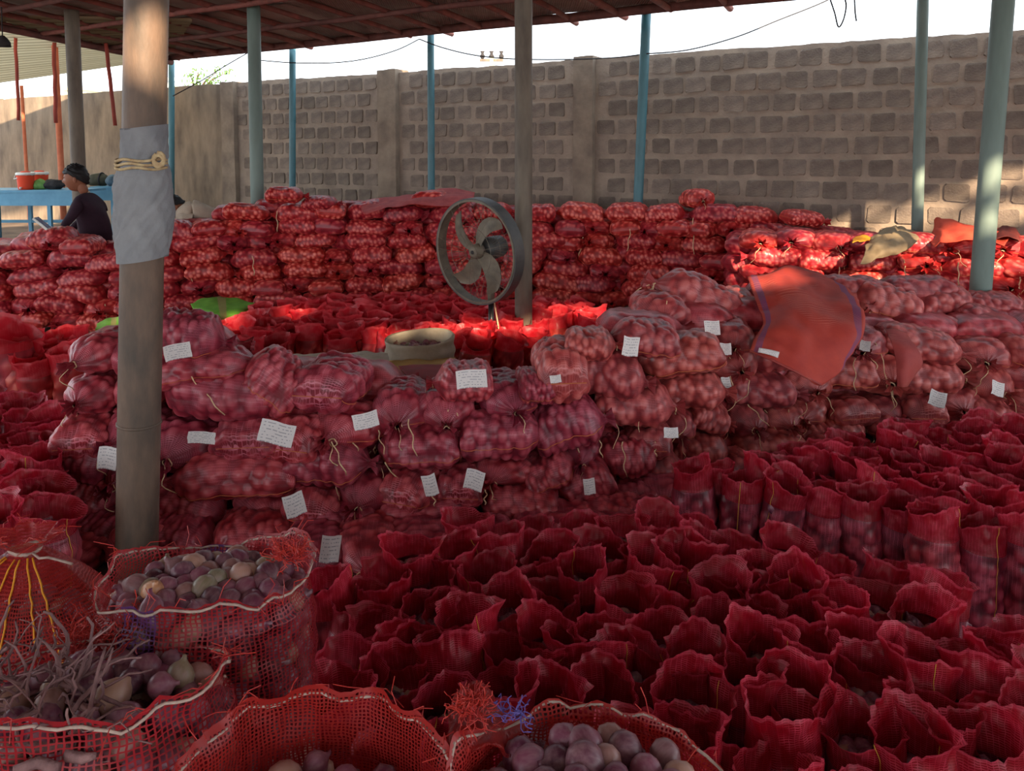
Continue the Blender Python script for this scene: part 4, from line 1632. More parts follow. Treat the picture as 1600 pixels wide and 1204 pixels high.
for sgn, nm in ((-1, 'front_guard'), (1, 'rear_guard')):
    b = MB()
    nr = 26 if sgn < 0 else 44
    for k in range(nr):
        a = 2 * PI * k / nr
        if sgn < 0 and (k * 7 % 26) > 13: continue
        b.tube([fpt(.06, a, sgn * .085), fpt(.22, a, sgn * .09), fpt(RF - .01, a, sgn * DP / 2)], .0016, 4, cap=False)
    for rr_ in ((.06, .2) if sgn < 0 else (.06, .14, .22, .3)):
        b.tube([fpt(rr_, 2 * PI * q / 40, sgn * .088) for q in range(41)], .002, 4, cap=False)
    b.build(nm, M_STEEL, fan)
pr = at_d(767, 470, FD) - Vector((fc.x, fc.y, 0)); px_ = pr.x
b = MB(); b.tube([(px_, .06, .02), (px_, .06, pr.z)], .022, 14); b.build('stand_pole', M_BLACKP, fan, True)
b = MB(); b.tube([(px_, .06, pr.z - .02), (px_, .06, pr.z + .06), (px_ - .01, .07, pr.z + .17)], [.027, .03, .024], 12)
b.tube([(px_ - .01, .07, pr.z + .15), FM @ Vector((0, .16, -.05))], .025, 10); b.build('neck_bracket', M_FANG, fan, True)
b = MB(); b.tube([(px_, .06, 0), (px_, .06, .02), (px_, .06, .035), (px_, .06, .05)], [.24, .24, .2, .04], 28); b.build('floor_base', M_BLACKP, fan, True)
b = MB(); b.tube([FM @ Vector((.03, .2, -.08)), Vector((px_ - .05, .12, .95)), Vector((px_ + .02, .05, .6)), Vector((px_ + .07, .02, .3)), Vector((px_ + .03, -.05, .03))], .006, 6)
b.build('power_cord', M_TWINE, fan, True)['label'] = 'pale hanging power cord'
tag(fan, 'large dusty grey four-bladed pedestal fan with thin black pole', 'fan')


# ------------------------------------------------------------------ cloths and odd sacks
def cloth_grid(name, rows, mat, sub=7, amp=.012, freq=9, th=.004, seed=1.0, parent=None):
    P = [[at_d(*c) for c in r] for r in rows]
    nr, nc = len(P), len(P[0])

    def cr(p0, p1, p2, p3, t):
        return .5 * ((2 * p1) + (p2 - p0) * t + (2 * p0 - 5 * p1 + 4 * p2 - p3) * t * t + (3 * p1 - p0 - 3 * p2 + p3) * t ** 3)

    def ev(arr, x):
        k = min(int(x), len(arr) - 2); t = x - k
        return cr(arr[max(k - 1, 0)], arr[k], arr[k + 1], arr[min(k + 2, len(arr) - 1)], t)
    H_ = (nr - 1) * sub + 1; W_ = (nc - 1) * sub + 1
    G = [[ev([ev(P[r], i / sub) for r in range(nr)], j / sub) for i in range(W_)] for j in range(H_)]
    vs = []; us = []
    for j in range(H_):
        for i in range(W_):
            p = G[j][i]
            a = G[j][min(i + 1, W_ - 1)] - G[j][max(i - 1, 0)]; b_ = G[min(j + 1, H_ - 1)][i] - G[max(j - 1, 0)][i]
            n = a.cross(b_)
            if n.length > 1e-9: n.normalize()
            if n.y > 0: n = -n
            q = noise.noise(p * freq + Vector((seed, 0, 0))) + .5 * noise.noise(p * freq * 2.3)
            vs.append(p + n * q * amp); us.append((i / (W_ - 1), 1 - j / (H_ - 1)))
    fs = []
    for j in range(H_ - 1):
        for i in range(W_ - 1):
            a = j * W_ + i; fs.append((a, a + 1, a + W_ + 1, a + W_))
    me = me_from(name, vs, fs, us)
    o = link(name, me, parent, mat)
    md = o.modifiers.new('thickness', 'SOLIDIFY'); md.thickness = th
    return o, G


def cloth_mat(name, col, col2, stripes=(), transl=.25, sheen=.0, lines=None, rough=.7, scale=10):
    m, nt, out = new_mat(name)
    tc = N(nt, 'ShaderNodeTexCoord')
    nz = noise_n(nt, scale, tc.outputs['Object'], 5)
    c = ramp(nt, nz.outputs[0], [(.3, col), (.7, col2)])
    sp = N(nt, 'ShaderNodeSeparateXYZ'); nt.links.new(tc.outputs['UV'], sp.inputs[0])
    for (u0, w, colr) in stripes:
        f = math_n(nt, 'LESS_THAN', math_n(nt, 'ABSOLUTE', math_n(nt, 'SUBTRACT', sp.outputs[0], u0)), w)
        c = mixc(nt, math_n(nt, 'MULTIPLY', f, .75), c, colr)
    p = N(nt, 'ShaderNodeBsdfPrincipled')
    if lines:
        w = math_n(nt, 'FRACT', math_n(nt, 'MULTIPLY', sp.outputs[1], lines))
        f = math_n(nt, 'MULTIPLY', math_n(nt, 'LESS_THAN', w, .3), ramp(nt, noise_n(nt, 5, tc.outputs['Object'], 2).outputs[0], [(.5, (0, 0, 0, 1)), (.6, (.5, .5, .5, 1))]))
        c = mixc(nt, f, c, srgb(226, 130, 110))
    nt.links.new(c, p.inputs['Base Color']); p.inputs['Roughness'].default_value = rough
    b = N(nt, 'ShaderNodeBump'); b.inputs['Strength'].default_value = .25; b.inputs['Distance'].default_value = .004
    nb = noise_n(nt, 120, tc.outputs['Object'], 3); nt.links.new(nb.outputs[0], b.inputs['Height']); nt.links.new(b.outputs[0], p.inputs['Normal'])
    t = N(nt, 'ShaderNodeBsdfTranslucent'); nt.links.new(c, t.inputs[0])
    mx = N(nt, 'ShaderNodeMixShader'); mx.inputs[0].default_value = transl
    nt.links.new(p.outputs[0], mx.inputs[1]); nt.links.new(t.outputs[0], mx.inputs[2]); nt.links.new(mx.outputs[0], out.inputs[0])
    return m


M_ORC = cloth_mat('orange_red_mesh_cloth', srgb(206, 74, 58), srgb(186, 60, 52), ((.09, .035, srgb(128, 72, 118)), (.93, .03, srgb(128, 72, 118))), lines=70)
M_ORC2 = cloth_mat('dusty_red_mesh_cloth', srgb(188, 76, 70), srgb(166, 60, 60), lines=40)
M_TARP = cloth_mat('faded_red_tarp', srgb(212, 88, 84), srgb(176, 58, 62))
M_TARPO = cloth_mat('orange_tarp', srgb(232, 92, 62), srgb(206, 70, 50))
M_BEIGE = cloth_mat('beige_burlap', srgb(186, 160, 124), srgb(146, 122, 94))
M_GREEN = cloth_mat('lime_green_woven_sack', srgb(132, 196, 62), srgb(108, 168, 54), ((.5, .06, srgb(178, 150, 96)),))
M_CREAM = cloth_mat('cream_woven_sack_cloth', srgb(206, 190, 166), srgb(176, 158, 134))
M_YEL = cloth_mat('ochre_cloth', srgb(204, 160, 88), srgb(176, 128, 66))
M_REDP = cloth_mat('deep_red_cloth', srgb(164, 22, 34), srgb(140, 16, 28))
M_STRIPE = cloth_mat('striped_brown_cloth', srgb(132, 108, 92), srgb(110, 86, 76), tuple((u, .05, c) for u, c in ((.2, srgb(206, 110, 60)), (.45, srgb(80, 80, 90)), (.7, srgb(206, 110, 60)), (.9, srgb(190, 170, 140)))))

o, G = cloth_grid('draped_mesh_cloth', [
    [(1168, 434, 4.70), (1200, 424, 4.78), (1235, 420, 4.82), (1272, 424, 4.82), (1304, 442, 4.72)],
    [(1180, 468, 4.36), (1215, 460, 4.36), (1250, 458, 4.36), (1292, 462, 4.36), (1338, 468, 4.36)],
    [(1192, 500, 4.12), (1222, 500, 4.06), (1262, 502, 4.02), (1302, 505, 4.04), (1350, 498, 4.12)],
    [(1180, 528, 3.98), (1215, 536, 3.92), (1256, 546, 3.88), (1302, 546, 3.92), (1346, 528, 4.02)],
    [(1172, 548, 3.92), (1206, 562, 3.86), (1246, 582, 3.82), (1284, 602, 3.82), (1318, 566, 3.92)]], M_ORC, amp=.035, freq=6)
tag(o, 'large orange-red mesh cloth with purple edge stripes draped over the right pile', 'cloth')
lab, _ = cloth_grid('sewn_label', [[(1186, 543, 3.88), (1203, 546, 3.87), (1218, 550, 3.86)], [(1184, 550, 3.88), (1201, 554, 3.86), (1215, 559, 3.85)]], M_PAPER, sub=3, amp=.0, parent=o)
lab['label'] = 'small white sewn label'
hb = MB(); hb.tube([at_d(x, y, d - .012) for x, y, d in ((1172, 548, 3.92), (1206, 562, 3.86), (1246, 582, 3.82), (1283, 601, 3.82))], .006, 6)
hb.build('rolled_hem', M_ORC2, o, True)
o, _ = cloth_grid('mesh_strip', [
    [(1383, 514, 4.25), (1398, 514, 4.25), (1414, 520, 4.3)], [(1393, 536, 4.1), (1410, 540, 4.08), (1432, 544, 4.1)],
    [(1400, 562, 4.05), (1418, 562, 4.02), (1440, 566, 4.08)], [(1402, 584, 4.02), (1414, 584, 4.0), (1428, 586, 4.05)], [(1403, 603, 4.02), (1410, 604, 4.0), (1417, 604, 4.03)]], M_ORC2, amp=.008)
tag(o, 'narrow dusty red mesh strip hanging down the right pile beside the large cloth', 'cloth')
o, _ = cloth_grid('faded_tarp', [
    [(562, 322, 7.9), (600, 308, 8.1), (650, 304, 8.2), (700, 297, 8.2), (742, 300, 8.1)],
    [(566, 328, 7.6), (604, 316, 7.65), (650, 310, 7.7), (698, 308, 7.7), (738, 314, 7.6)],
    [(572, 334, 7.48), (606, 322, 7.5), (650, 318, 7.52), (690, 320, 7.52), (720, 326, 7.5)]], M_TARP, amp=.04, freq=3)
tag(o, 'faded red tarp lying on the back stack left of the fan', 'tarp')
o, _ = cloth_grid('burlap_cloth', [
    [(1362, 370, 6.3), (1385, 358, 6.4), (1408, 354, 6.4), (1440, 366, 6.3)],
    [(1352, 385, 5.98), (1376, 374, 5.98), (1402, 368, 5.98), (1432, 378, 6.0)],
    [(1350, 400, 5.9), (1368, 392, 5.88), (1394, 386, 5.88), (1416, 390, 5.92)],
    [(1344, 412, 5.86), (1356, 412, 5.84), (1370, 404, 5.86), (1396, 398, 5.9)]], M_BEIGE, amp=.03, freq=8)
tag(o, 'crumpled beige burlap cloth thrown over the sunlit right stack', 'cloth')
o, _ = cloth_grid('orange_tarp', [
    [(1456, 358, 6.5), (1464, 340, 6.5), (1500, 352, 6.4), (1540, 354, 6.3), (1580, 358, 6.2)],
    [(1452, 372, 6.1), (1475, 362, 6.1), (1510, 362, 6.0), (1545, 362, 6.0), (1578, 368, 5.9)],
    [(1458, 380, 5.9), (1480, 376, 5.85), (1510, 376, 5.8), (1540, 376, 5.75), (1570, 380, 5.7)]], M_TARPO, amp=.05, freq=5)
tag(o, 'bright orange tarp heaped against the wall behind the thick teal post', 'tarp')
o, _ = cloth_grid('rolled_tarp', [
    [(1552, 368, 6.1), (1565, 354, 6.2), (1580, 354, 6.2), (1594, 370, 6.1)], [(1552, 376, 5.8), (1568, 370, 5.8), (1582, 372, 5.8), (1596, 380, 5.8)]], cloth_mat('dark_red_tarp', srgb(128, 48, 40), srgb(104, 38, 34)), amp=.02)
tag(o, 'dark red folded tarp at the right edge behind the thick teal post', 'tarp')
o, _ = cloth_grid('yellow_rag', [[(1334, 372, 6.2), (1348, 367, 6.25), (1360, 372, 6.2)], [(1332, 380, 6.0), (1345, 377, 6.0), (1358, 378, 6.05)]], cloth_mat('yellow_rag_cloth', srgb(226, 160, 30), srgb(200, 130, 24)), amp=.02)
tag(o, 'small bright yellow rag on the sunlit stack beside the burlap', 'rag')
o, _ = cloth_grid('green_sack', [
    [(298, 476, 6.6), (318, 466, 6.8), (346, 464, 6.85), (374, 468, 6.8), (399, 474, 6.6)],
    [(302, 482, 6.45), (324, 482, 6.38), (348, 483, 6.35), (372, 482, 6.38), (396, 480, 6.45)],
    [(312, 488, 6.42), (332, 494, 6.3), (350, 497, 6.28), (368, 496, 6.3), (388, 487, 6.42)],
    [(326, 492, 6.45), (338, 498, 6.38), (350, 501, 6.36), (362, 500, 6.38), (378, 493, 6.45)]], M_GREEN, amp=.012, freq=8)
tag(o, 'lime green woven sack lying open in the middle field right of the pillar', 'sack')
o, _ = cloth_grid('green_sack', [
    [(152, 506, 5.5), (168, 499, 5.6), (190, 495, 5.6), (222, 490, 5.6)], [(150, 513, 5.3), (166, 510, 5.25), (190, 508, 5.25), (222, 505, 5.25)],
    [(154, 522, 5.3), (170, 524, 5.2), (190, 522, 5.2), (222, 520, 5.2)], [(162, 528, 5.32), (174, 532, 5.26), (192, 530, 5.26), (222, 528, 5.26)]], M_GREEN, amp=.012, freq=9, seed=5)
tag(o, 'lime green woven sack half hidden behind the big pillar', 'sack')
o, _ = cloth_grid('cream_cloth_sack', [
    [(456, 554, 4.45), (490, 553, 4.5), (530, 552, 4.5), (575, 550, 4.5), (606, 552, 4.45)],
    [(462, 568, 4.2), (495, 570, 4.15), (535, 572, 4.1), (578, 570, 4.1), (608, 572, 4.15)],
    [(472, 580, 4.1), (500, 588, 4.02), (540, 592, 3.98), (575, 592, 3.98), (602, 586, 4.05)],
    [(480, 590, 4.05), (505, 600, 4.0), (540, 604, 3.96), (572, 604, 3.96), (590, 598, 4.0)]], M_CREAM, amp=.016, freq=10)
hb = MB(); hb.tube([at_d(468 + 18 * math.cos(a) + 4, 572 + 12 * math.sin(a), 4.06) for a in [PI * .6 + q * .25 for q in range(11)]], .007, 6)
hb.build('rope_handle', M_TWINE, o, True)
tag(o, 'cream woven sack lying flat behind the front pile with a rope handle', 'sack')
o, _ = cloth_grid('ochre_cloth', [[(600, 566, 4.9), (640, 560, 5.0), (680, 560, 5.0), (712, 558, 4.9)], [(602, 584, 4.7), (640, 574, 4.7), (680, 572, 4.7), (710, 570, 4.7)]], M_YEL, amp=.015)
tag(o, 'ochre cloth spread under the standing cream sack', 'cloth')
o, _ = cloth_grid('red_flat_sack', [[(622, 572, 4.1), (668, 570, 4.15), (715, 571, 4.15), (770, 574, 4.1)], [(632, 584, 3.9), (670, 582, 3.88), (715, 584, 3.88), (765, 588, 3.9)], [(648, 602, 3.7), (680, 602, 3.68), (715, 604, 3.68), (750, 606, 3.7)]], M_REDP, amp=.006)
tag(o, 'flat empty deep red sack spread on top of the front pile', 'sack')
o, _ = cloth_grid('striped_cloth', [[(604, 586, 4.0), (620, 578, 4.1), (640, 590, 4.0)], [(598, 596, 3.8), (618, 592, 3.78), (648, 606, 3.8)]], M_STRIPE, amp=.01)
tag(o, 'small striped brown and orange cloth between cream sack and red sack', 'cloth')
o, _ = cloth_grid('ochre_ground_cloth', [[(50, 606, 5.0), (70, 602, 5.1), (95, 606, 5.1), (118, 602, 5.0)], [(56, 616, 4.8), (75, 614, 4.8), (96, 620, 4.8), (112, 612, 4.8)]], M_YEL, amp=.02)
tag(o, 'ochre cloth scrap on the ground left of the big pillar', 'cloth')
o, _ = cloth_grid('ochre_ground_cloth', [[(880, 534, 6.4), (920, 524, 6.9), (960, 512, 7.1)], [(890, 545, 6.1), (930, 534, 6.5), (965, 526, 6.7)]], M_YEL, amp=.006)
tag(o, 'ochre ground sheet under the sunlit sacks right of the grey post', 'cloth')

# standing cream sack with onions
wc = at_z(656, 524, .475)
ws = empty('standing_cream_sack', (wc.x, wc.y, 0))
nu, nv = 60, 44


def wfn(i, j, iu):
    th = 2 * PI * i / nu
    v = j / (nv - 1)
    if v < .8:
        t = v / .8; z = .47 * t
        r = .232 * (1 + .04 * math.sin(t * 34 + .6 * math.sin(th * 2)) * (.3 + t) * .5)
    else:
        t = (v - .8) / .2; z = .47 - .15 * t + .02 * math.sin(th + 1) * (1 - t); r = .225 - .012 * math.sin(t * PI)
    z += .02 * math.sin(th + .5) * min(1, v * 1.2)
    r *= 1 + .03 * noise.noise(Vector((math.cos(th) * 2, math.sin(th) * 2, z * 7)))
    return (r * math.cos(th), r * .72 * math.sin(th), z), (th, z), 0


V, Fc, U, Lp = grid_mesh(wfn, nu, nv)
link('woven_body', me_from('woven_body', V, Fc, U), ws, M_CREAM)
tag(ws, 'cream woven sack standing open with onions behind the front pile', 'sack')
rec = []
for k in range(46):
    a = k * 2.39996; r = .2 * math.sqrt((k + .5) / 46)
    rec.append(put_onion((wc.x + r * math.cos(a), wc.y + .70 * r * math.sin(a), .385 + R.uniform(-.01, .015)), 'onion in standing cream sack', 'onions in the standing cream sack'))
label_onions(rec, 'onion in standing cream sack')

# ------------------------------------------------------------------ tables, coolers, bags at the left
def table(name, px0, px1, py, d, dep, legs, label, zb=.4):
    a = at_d(px0, py, d); b_ = at_d(px1, py, d)
    w = b_.x - a.x; z = a.z
    root = empty(name, (a.x + w / 2, d + dep / 2, zb))
    h = z - zb
    b = MB(); b.box((0, 0, h), (w, dep, .03)); b.build('table_top', M_BLUE, root)
    b = MB(); b.box((0, -dep / 2 + .02, h - .1), (w, .025, .17)); b.build('apron', M_BLUE, root)
    for x in legs:
        for y in (-1, 1):
            b = MB(); b.box((x * w / 2, y * (dep / 2 - .04), (h - .02) / 2), (.045, .045, h - .02)); b.build('leg', M_BLUE, root)
    b = MB(); b.box((0, dep / 2 - .04, h * .45), (w * .9, .03, .04)); b.build('cross_bar', M_BLUE, root)
    tag(root, label, 'table')
    return z


tz_ = table('work_table', -110, 117, 299, 9.9, .75, (-.1, .62), 'long sky blue metal table behind the stack at the left edge')
tz2 = table('side_table', 140, 192, 293, 11.0, .6, (-.85, .85), 'small blue table by the wall behind the man')


def lathe(mb, c, prof, n=20):
    vs = []; fs = []
    for r, z in prof:
        for k in range(n): vs.append((c[0] + r * math.cos(2 * PI * k / n), c[1] + r * math.sin(2 * PI * k / n), c[2] + z))
    for j in range(len(prof) - 1):
        for k in range(n):
            k2 = (k + 1) % n; fs.append((j * n + k, j * n + k2, (j + 1) * n + k2, (j + 1) * n + k))
    fs.append(tuple(range(n))[::-1]); fs.append(tuple((len(prof) - 1) * n + k for k in range(n)))
    mb.add(vs, fs)


M_COOL = basic('orange_red_plastic', srgb(226, 72, 40), .45); M_WHITE = basic('white_plastic', srgb(226, 222, 214), .45)
for (px, d, lb, sc) in ((40, 10.1, 'orange water cooler with white lid, nearer the table edge', 1.0), (62, 10.4, 'orange water cooler with white lid standing behind the first one', 1.0)):
    p = at_d(px, 280, d)
    root = empty('water_cooler', (p.x, d, tz_ + .015))
    b = MB(); lathe(b, (0, 0, 0), [(.085, 0), (.092, .03), (.105, .18), (.106, .19)]); b.build('cooler_body', M_COOL, root, True)
    b = MB(); lathe(b, (0, 0, .19), [(.112, 0), (.115, .012), (.112, .03), (.10, .036)]); lid_ = b.build('lid', M_WHITE, root, True)
    b = MB(); lathe(b, (0, 0, .226), [(.06, 0), (.055, .012), (.03, .018)]); b.build('lid_cap', M_COOL, lid_, True)
    b = MB(); b.tube([(-.11, -.03, .19), (-.1, -.08, .14), (.1, -.08, .205), (.11, -.03, .19)], .008, 6); b.build('handle', M_WHITE, root, True)
    b = MB(); b.tube([(0, -.09, .03), (0, -.12, .03), (0, -.122, .012)], .01, 8); b.build('tap', M_WHITE, root, True)
    tag(root, lb, 'cooler')


def blob(name, px, py, d, w, h, dep, mat, label, cat, seed=0, lump=.25, zfix=None, parts=None):
    p = at_d(px, py, d)
    V = []; Fc = []
    nu, nv = 28, 18

    def fn(i, j, iu):
        th = 2 * PI * i / nu; ph_ = PI * j / (nv - 1)
        n = Vector((math.sin(ph_) * math.cos(th), math.sin(ph_) * math.sin(th), math.cos(ph_)))
        k = 1 + lump * noise.noise(n * 1.6 + Vector((seed, 0, 0))) + lump * .4 * noise.noise(n * 4 + Vector((seed, 3, 0)))
        z = n.z * h / 2 * k
        return (n.x * w / 2 * k, n.y * dep / 2 * k, max(z, -h * .42)), (0, 0), 0
    V, Fc, U, L_ = grid_mesh(fn, nu, nv)
    o = link(name, me_from(name, V, Fc), None, mat)
    o.location = (p.x, p.y, (zfix + h * .42) if zfix is not None else p.z)
    tag(o, label, cat)
    return o


M_BLK = basic('black_cloth', srgb(36, 34, 36), .8, srgb(58, 54, 54), 20, bump=.4)
M_OLIVE = basic('dark_olive_bag', srgb(56, 58, 46), .7, srgb(76, 74, 60), 16)
M_LGREEN = basic('light_green_cloth', srgb(128, 172, 96), .8, srgb(98, 144, 74), 18)
M_BGREY = basic('blue_grey_bag', srgb(86, 108, 122), .7, srgb(64, 82, 96), 16)
blob('green_cloth_bundle', 63, 291, 10.2, .22, .14, .2, M_LGREEN, 'light green cloth bundle on the blue table beside the coolers', 'bundle', 1, zfix=tz_ + .015)
o = blob('black_bag', 85, 291, 10.2, .28, .15, .2, M_BLK, 'black plastic bag on the blue table behind the man', 'bag', 2, zfix=tz_ + .015)
o = blob('olive_bag', 153, 279, 11.3, .34, .2, .2, M_OLIVE, 'dark olive bag with black straps on the small blue table', 'bag', 3, zfix=tz2 + .015, lump=.12)
b = MB(); b.tube([Vector((.06 , .1 * math.cos(a), .105 * math.sin(a))) for a in [q * 2 * PI / 16 for q in range(17)]], .012, 6); b.build('strap', M_BLK, o, True)
blob('blue_grey_bag', 176, 281, 11.2, .18, .18, .2, M_BGREY, 'blue-grey bag beside the olive bag on the small blue table', 'bag', 4, zfix=tz2 + .015, lump=.12)
# receipt pad on a sack
pp = at_d(66, 349, 7.35)
b = MB(); M_ = Euler((0, .75, .2)).to_matrix()
b.box((0, 0, 0), (.16, .12, .02), M_); o = b.build('account_book', M_WHITE, None); o.location = pp
b = MB()
for k in range(3): b.box(M_ @ Vector((0, -.035 + .035 * k, .012)), (.15, .012, .003), M_)
b.build('printed_bar', basic('blue_ink', srgb(70, 84, 130), .6), o)
tag(o, 'open account book propped on the left end of the back stack', 'book')


# ------------------------------------------------------------------ people
M_SHIRT = basic('dark_aubergine_cotton', srgb(54, 32, 44), .85, srgb(44, 26, 38), 9, bump=.3)
M_SKIN = basic('brown_skin', srgb(150, 96, 72), .55, srgb(136, 84, 62), 14)
M_HAIR = basic('black_hair', srgb(22, 18, 20), .5, srgb(34, 28, 28), 60, bump=.5)
M_TROU = basic('dark_trousers', srgb(50, 44, 50), .85)
M_CRSH = basic('cream_cotton_shirt', srgb(196, 180, 160), .85, srgb(176, 158, 140), 9, bump=.3)


def skin_body(name, joints, edges, radii, mat, parent, root=0, sub=2):
    me = bpy.data.meshes.new(name)
    me.from_pydata([tuple(j) for j in joints], edges, [])
    o = link(name, me, parent, None)
    md = o.modifiers.new('skin', 'SKIN')
    for k, r in enumerate(radii):
        sv = me.skin_vertices[0].data[k]
        sv.radius = r if isinstance(r, tuple) else (r, r)
        sv.use_root = (k == root)
    md.use_smooth_shade = True
    s_ = o.modifiers.new('sub', 'SUBSURF'); s_.levels = sub; s_.render_levels = sub
    me.materials.append(mat)
    return o


def head_mesh(sc=1.0):
    """faces -x; origin at skull centre"""
    nu, nv = 36, 28

    def fn(i, j, iu):
        th = 2 * PI * i / nu; ph_ = PI * j / (nv - 1)
        n = Vector((math.sin(ph_) * math.cos(th), math.sin(ph_) * math.sin(th), math.cos(ph_)))
        x, y, z = n.x * .098, n.y * .076, n.z * .118
        f = max(0, -n.x)
        if z < 0: y *= 1 - .30 * (-n.z); x = x * (1 - .12 * (-n.z)) - .016 * f * (-n.z)
        side = abs(n.y)
        x -= .026 * math.exp(-((z + .012) / .020) ** 2) * math.exp(-(side / .16) ** 2) * (f > .5)
        x += .009 * math.exp(-((z - .018) / .013) ** 2) * math.exp(-((side - .36) / .16) ** 2) * (f > .4)
        x -= .007 * math.exp(-((z - .036) / .012) ** 2) * (f > .5)
        x -= .008 * math.exp(-((z + .052) / .012) ** 2) * math.exp(-(side / .3) ** 2) * (f > .5)
        x -= .008 * math.exp(-((z + .095) / .016) ** 2) * (f > .3)
        return (x * sc, y * sc, z * sc), (0, 0), 0
    return grid_mesh(fn, nu, nv)


def make_head(parent, loc, rz, ry, sc=1.0):
    V, Fc, U, L_ = head_mesh(sc)
    M = Matrix.Translation(loc) @ Matrix.Rotation(rz, 4, 'Z') @ Matrix.Rotation(ry, 4, 'Y')
    o = link('head', me_from('head', [M @ Vector(v) for v in V], Fc), parent, M_SKIN)
    hv = []; idx = {}
    nu, nv = 36, 24

    def hf(i, j, iu):
        th = 2 * PI * i / nu; t = j / (nv - 1)
        n0 = math.cos(th)
        lim = 1.15 + .95 * (0.5 + .5 * n0) if True else 0     # longer at the back
        lim = 1.12 if n0 < -.45 else 1.12 + (n0 + .45) / 1.45 * 1.05
        ph_ = lim * t
        n = Vector((math.sin(ph_) * math.cos(th), math.sin(ph_) * math.sin(th), math.cos(ph_)))
        k = 1.09 + .14 * noise.noise(n * 9) + .10 * max(0, n.z) - (.10 if t > .97 else 0)
        return M @ Vector((n.x * .100 * k * sc, n.y * .080 * k * sc, n.z * .118 * k * sc)), (0, 0), 0
    V, Fc, U, L_ = grid_mesh(hf, nu, nv)
    link('hair', me_from('hair', V, Fc), parent, M_HAIR)
    b = MB()
    for s_ in (-1, 1):
        c = M @ Vector((.008 * sc, s_ * .078 * sc, -.01 * sc))
        lathe(b, (0, 0, 0), [(.001, -.03), (.012, -.022), (.016, 0), (.014, .02), (.001, .03)], 8)
        n = 40
        for q in range(len(b.v) - n, len(b.v)):
            v = Vector(b.v[q]); b.v[q] = tuple(c + (M.to_3x3() @ Vector((v.x, v.y * .5, v.z))) * sc)
    b.build('ears', M_SKIN, parent, True)
    e = MB()
    for s_ in (-1, 1):
        n0 = len(e.v)
        lathe(e, (0, 0, 0), [(.002, -.009), (.008, -.005), (.010, 0), (.008, .005), (.002, .009)], 10)
        c = M @ Vector((-.080 * sc, s_ * .028 * sc, .018 * sc))
        for q in range(n0, len(e.v)): e.v[q] = tuple(c + Vector(e.v[q]))
    e.build('eyes', M_BLK, parent, True)


D1 = 8.0
def J(px, py, d): return at_d(px, py, d)
base = J(150, 420, D1 + .1); base.z = 0
man = empty('person', base)
iv = lambda p: Vector(p) - base
pj = [iv(J(152, 398, D1 + .12)), iv(J(150, 370, D1 + .1)), iv(J(146, 338, D1 + .05)), iv(J(140, 316, D1)), iv(J(132, 302, D1 - .02)),
      iv(J(124, 316, D1 - .16)), iv(J(112, 338, D1 - .24)), iv(J(97, 356, D1 - .32)),
      iv(J(150, 316, D1 + .14)), iv(J(132, 342, D1 + .2)), iv(J(110, 358, D1 + .1))]
skin_body('shirt', pj, [(0, 1), (1, 2), (2, 3), (3, 4), (3, 5), (5, 6), (6, 7), (3, 8), (8, 9), (9, 10)],
          [(.19, .14), (.18, .13), (.17, .125), (.15, .12), .06, .068, .052, .036, .068, .052, .036], M_SHIRT, man)
skin_body('neck', [iv(J(134, 304, D1 - .02)), iv(J(127, 290, D1 - .03)), iv(J(122, 280, D1 - .03))], [(0, 1), (1, 2)], [.056, .05, .05], M_SKIN, man)
make_head(man, iv(J(119, 279, D1 - .03)), .25, -.12, 1.12)
for tip, wr in ((J(88, 366, D1 - .36), J(97, 356, D1 - .32)), (J(101, 368, D1 + .06), J(110, 358, D1 + .1))):
    a = iv(wr); b_ = iv(tip); dr = (b_ - a).normalized(); sd = dr.cross(Vector((0, 0, 1))).normalized()
    js = [a, a + dr * .045]; ed = [(0, 1)]; rs = [.026, (.034, .02)]
    for q in range(4):
        o1 = a + dr * .075 + sd * (q - 1.5) * .019
        n = len(js); l = (.07, .08, .076, .06)[q]
        js += [o1, o1 + dr * l * .5 - Vector((0, 0, .012)), o1 + dr * l * .85 - Vector((0, 0, .035))]
        ed += [(1, n), (n, n + 1), (n + 1, n + 2)]; rs += [.010, .009, .007]
    n = len(js); js += [a + dr * .035 + sd * .035, a + dr * .07 + sd * .055]; ed += [(1, n), (n, n + 1)]; rs += [.011, .009]
    skin_body('hand', js, ed, rs, M_SKIN, man)
lj = [iv(J(152, 400, D1 + .12)), iv(J(140, 400, D1 - .05)), iv(J(118, 400, D1 - .22)), iv(J(128, 455, D1 - .1)), iv(J(164, 400, D1 + .2)), iv(J(150, 405, D1 + .02)), iv(J(158, 460, D1 + .15))]
for k in (3, 6): lj[k].z = .06
skin_body('trousers', lj, [(0, 1), (1, 2), (2, 3), (0, 4), (4, 5), (5, 6)], [.13, .10, .08, .05, .10, .08, .05], M_TROU, man)
b = MB()
for k in (3, 6): b.tube([lj[k] + Vector((.04, 0, -.02)), lj[k] + Vector((-.06, 0, -.025)), lj[k] + Vector((-.17, 0, -.035))], [.04, .045, .03], 10)
b.build('shoes', M_DARK, man, True)
tag(man, 'person in a dark aubergine shirt bending left behind the back stack', 'person')

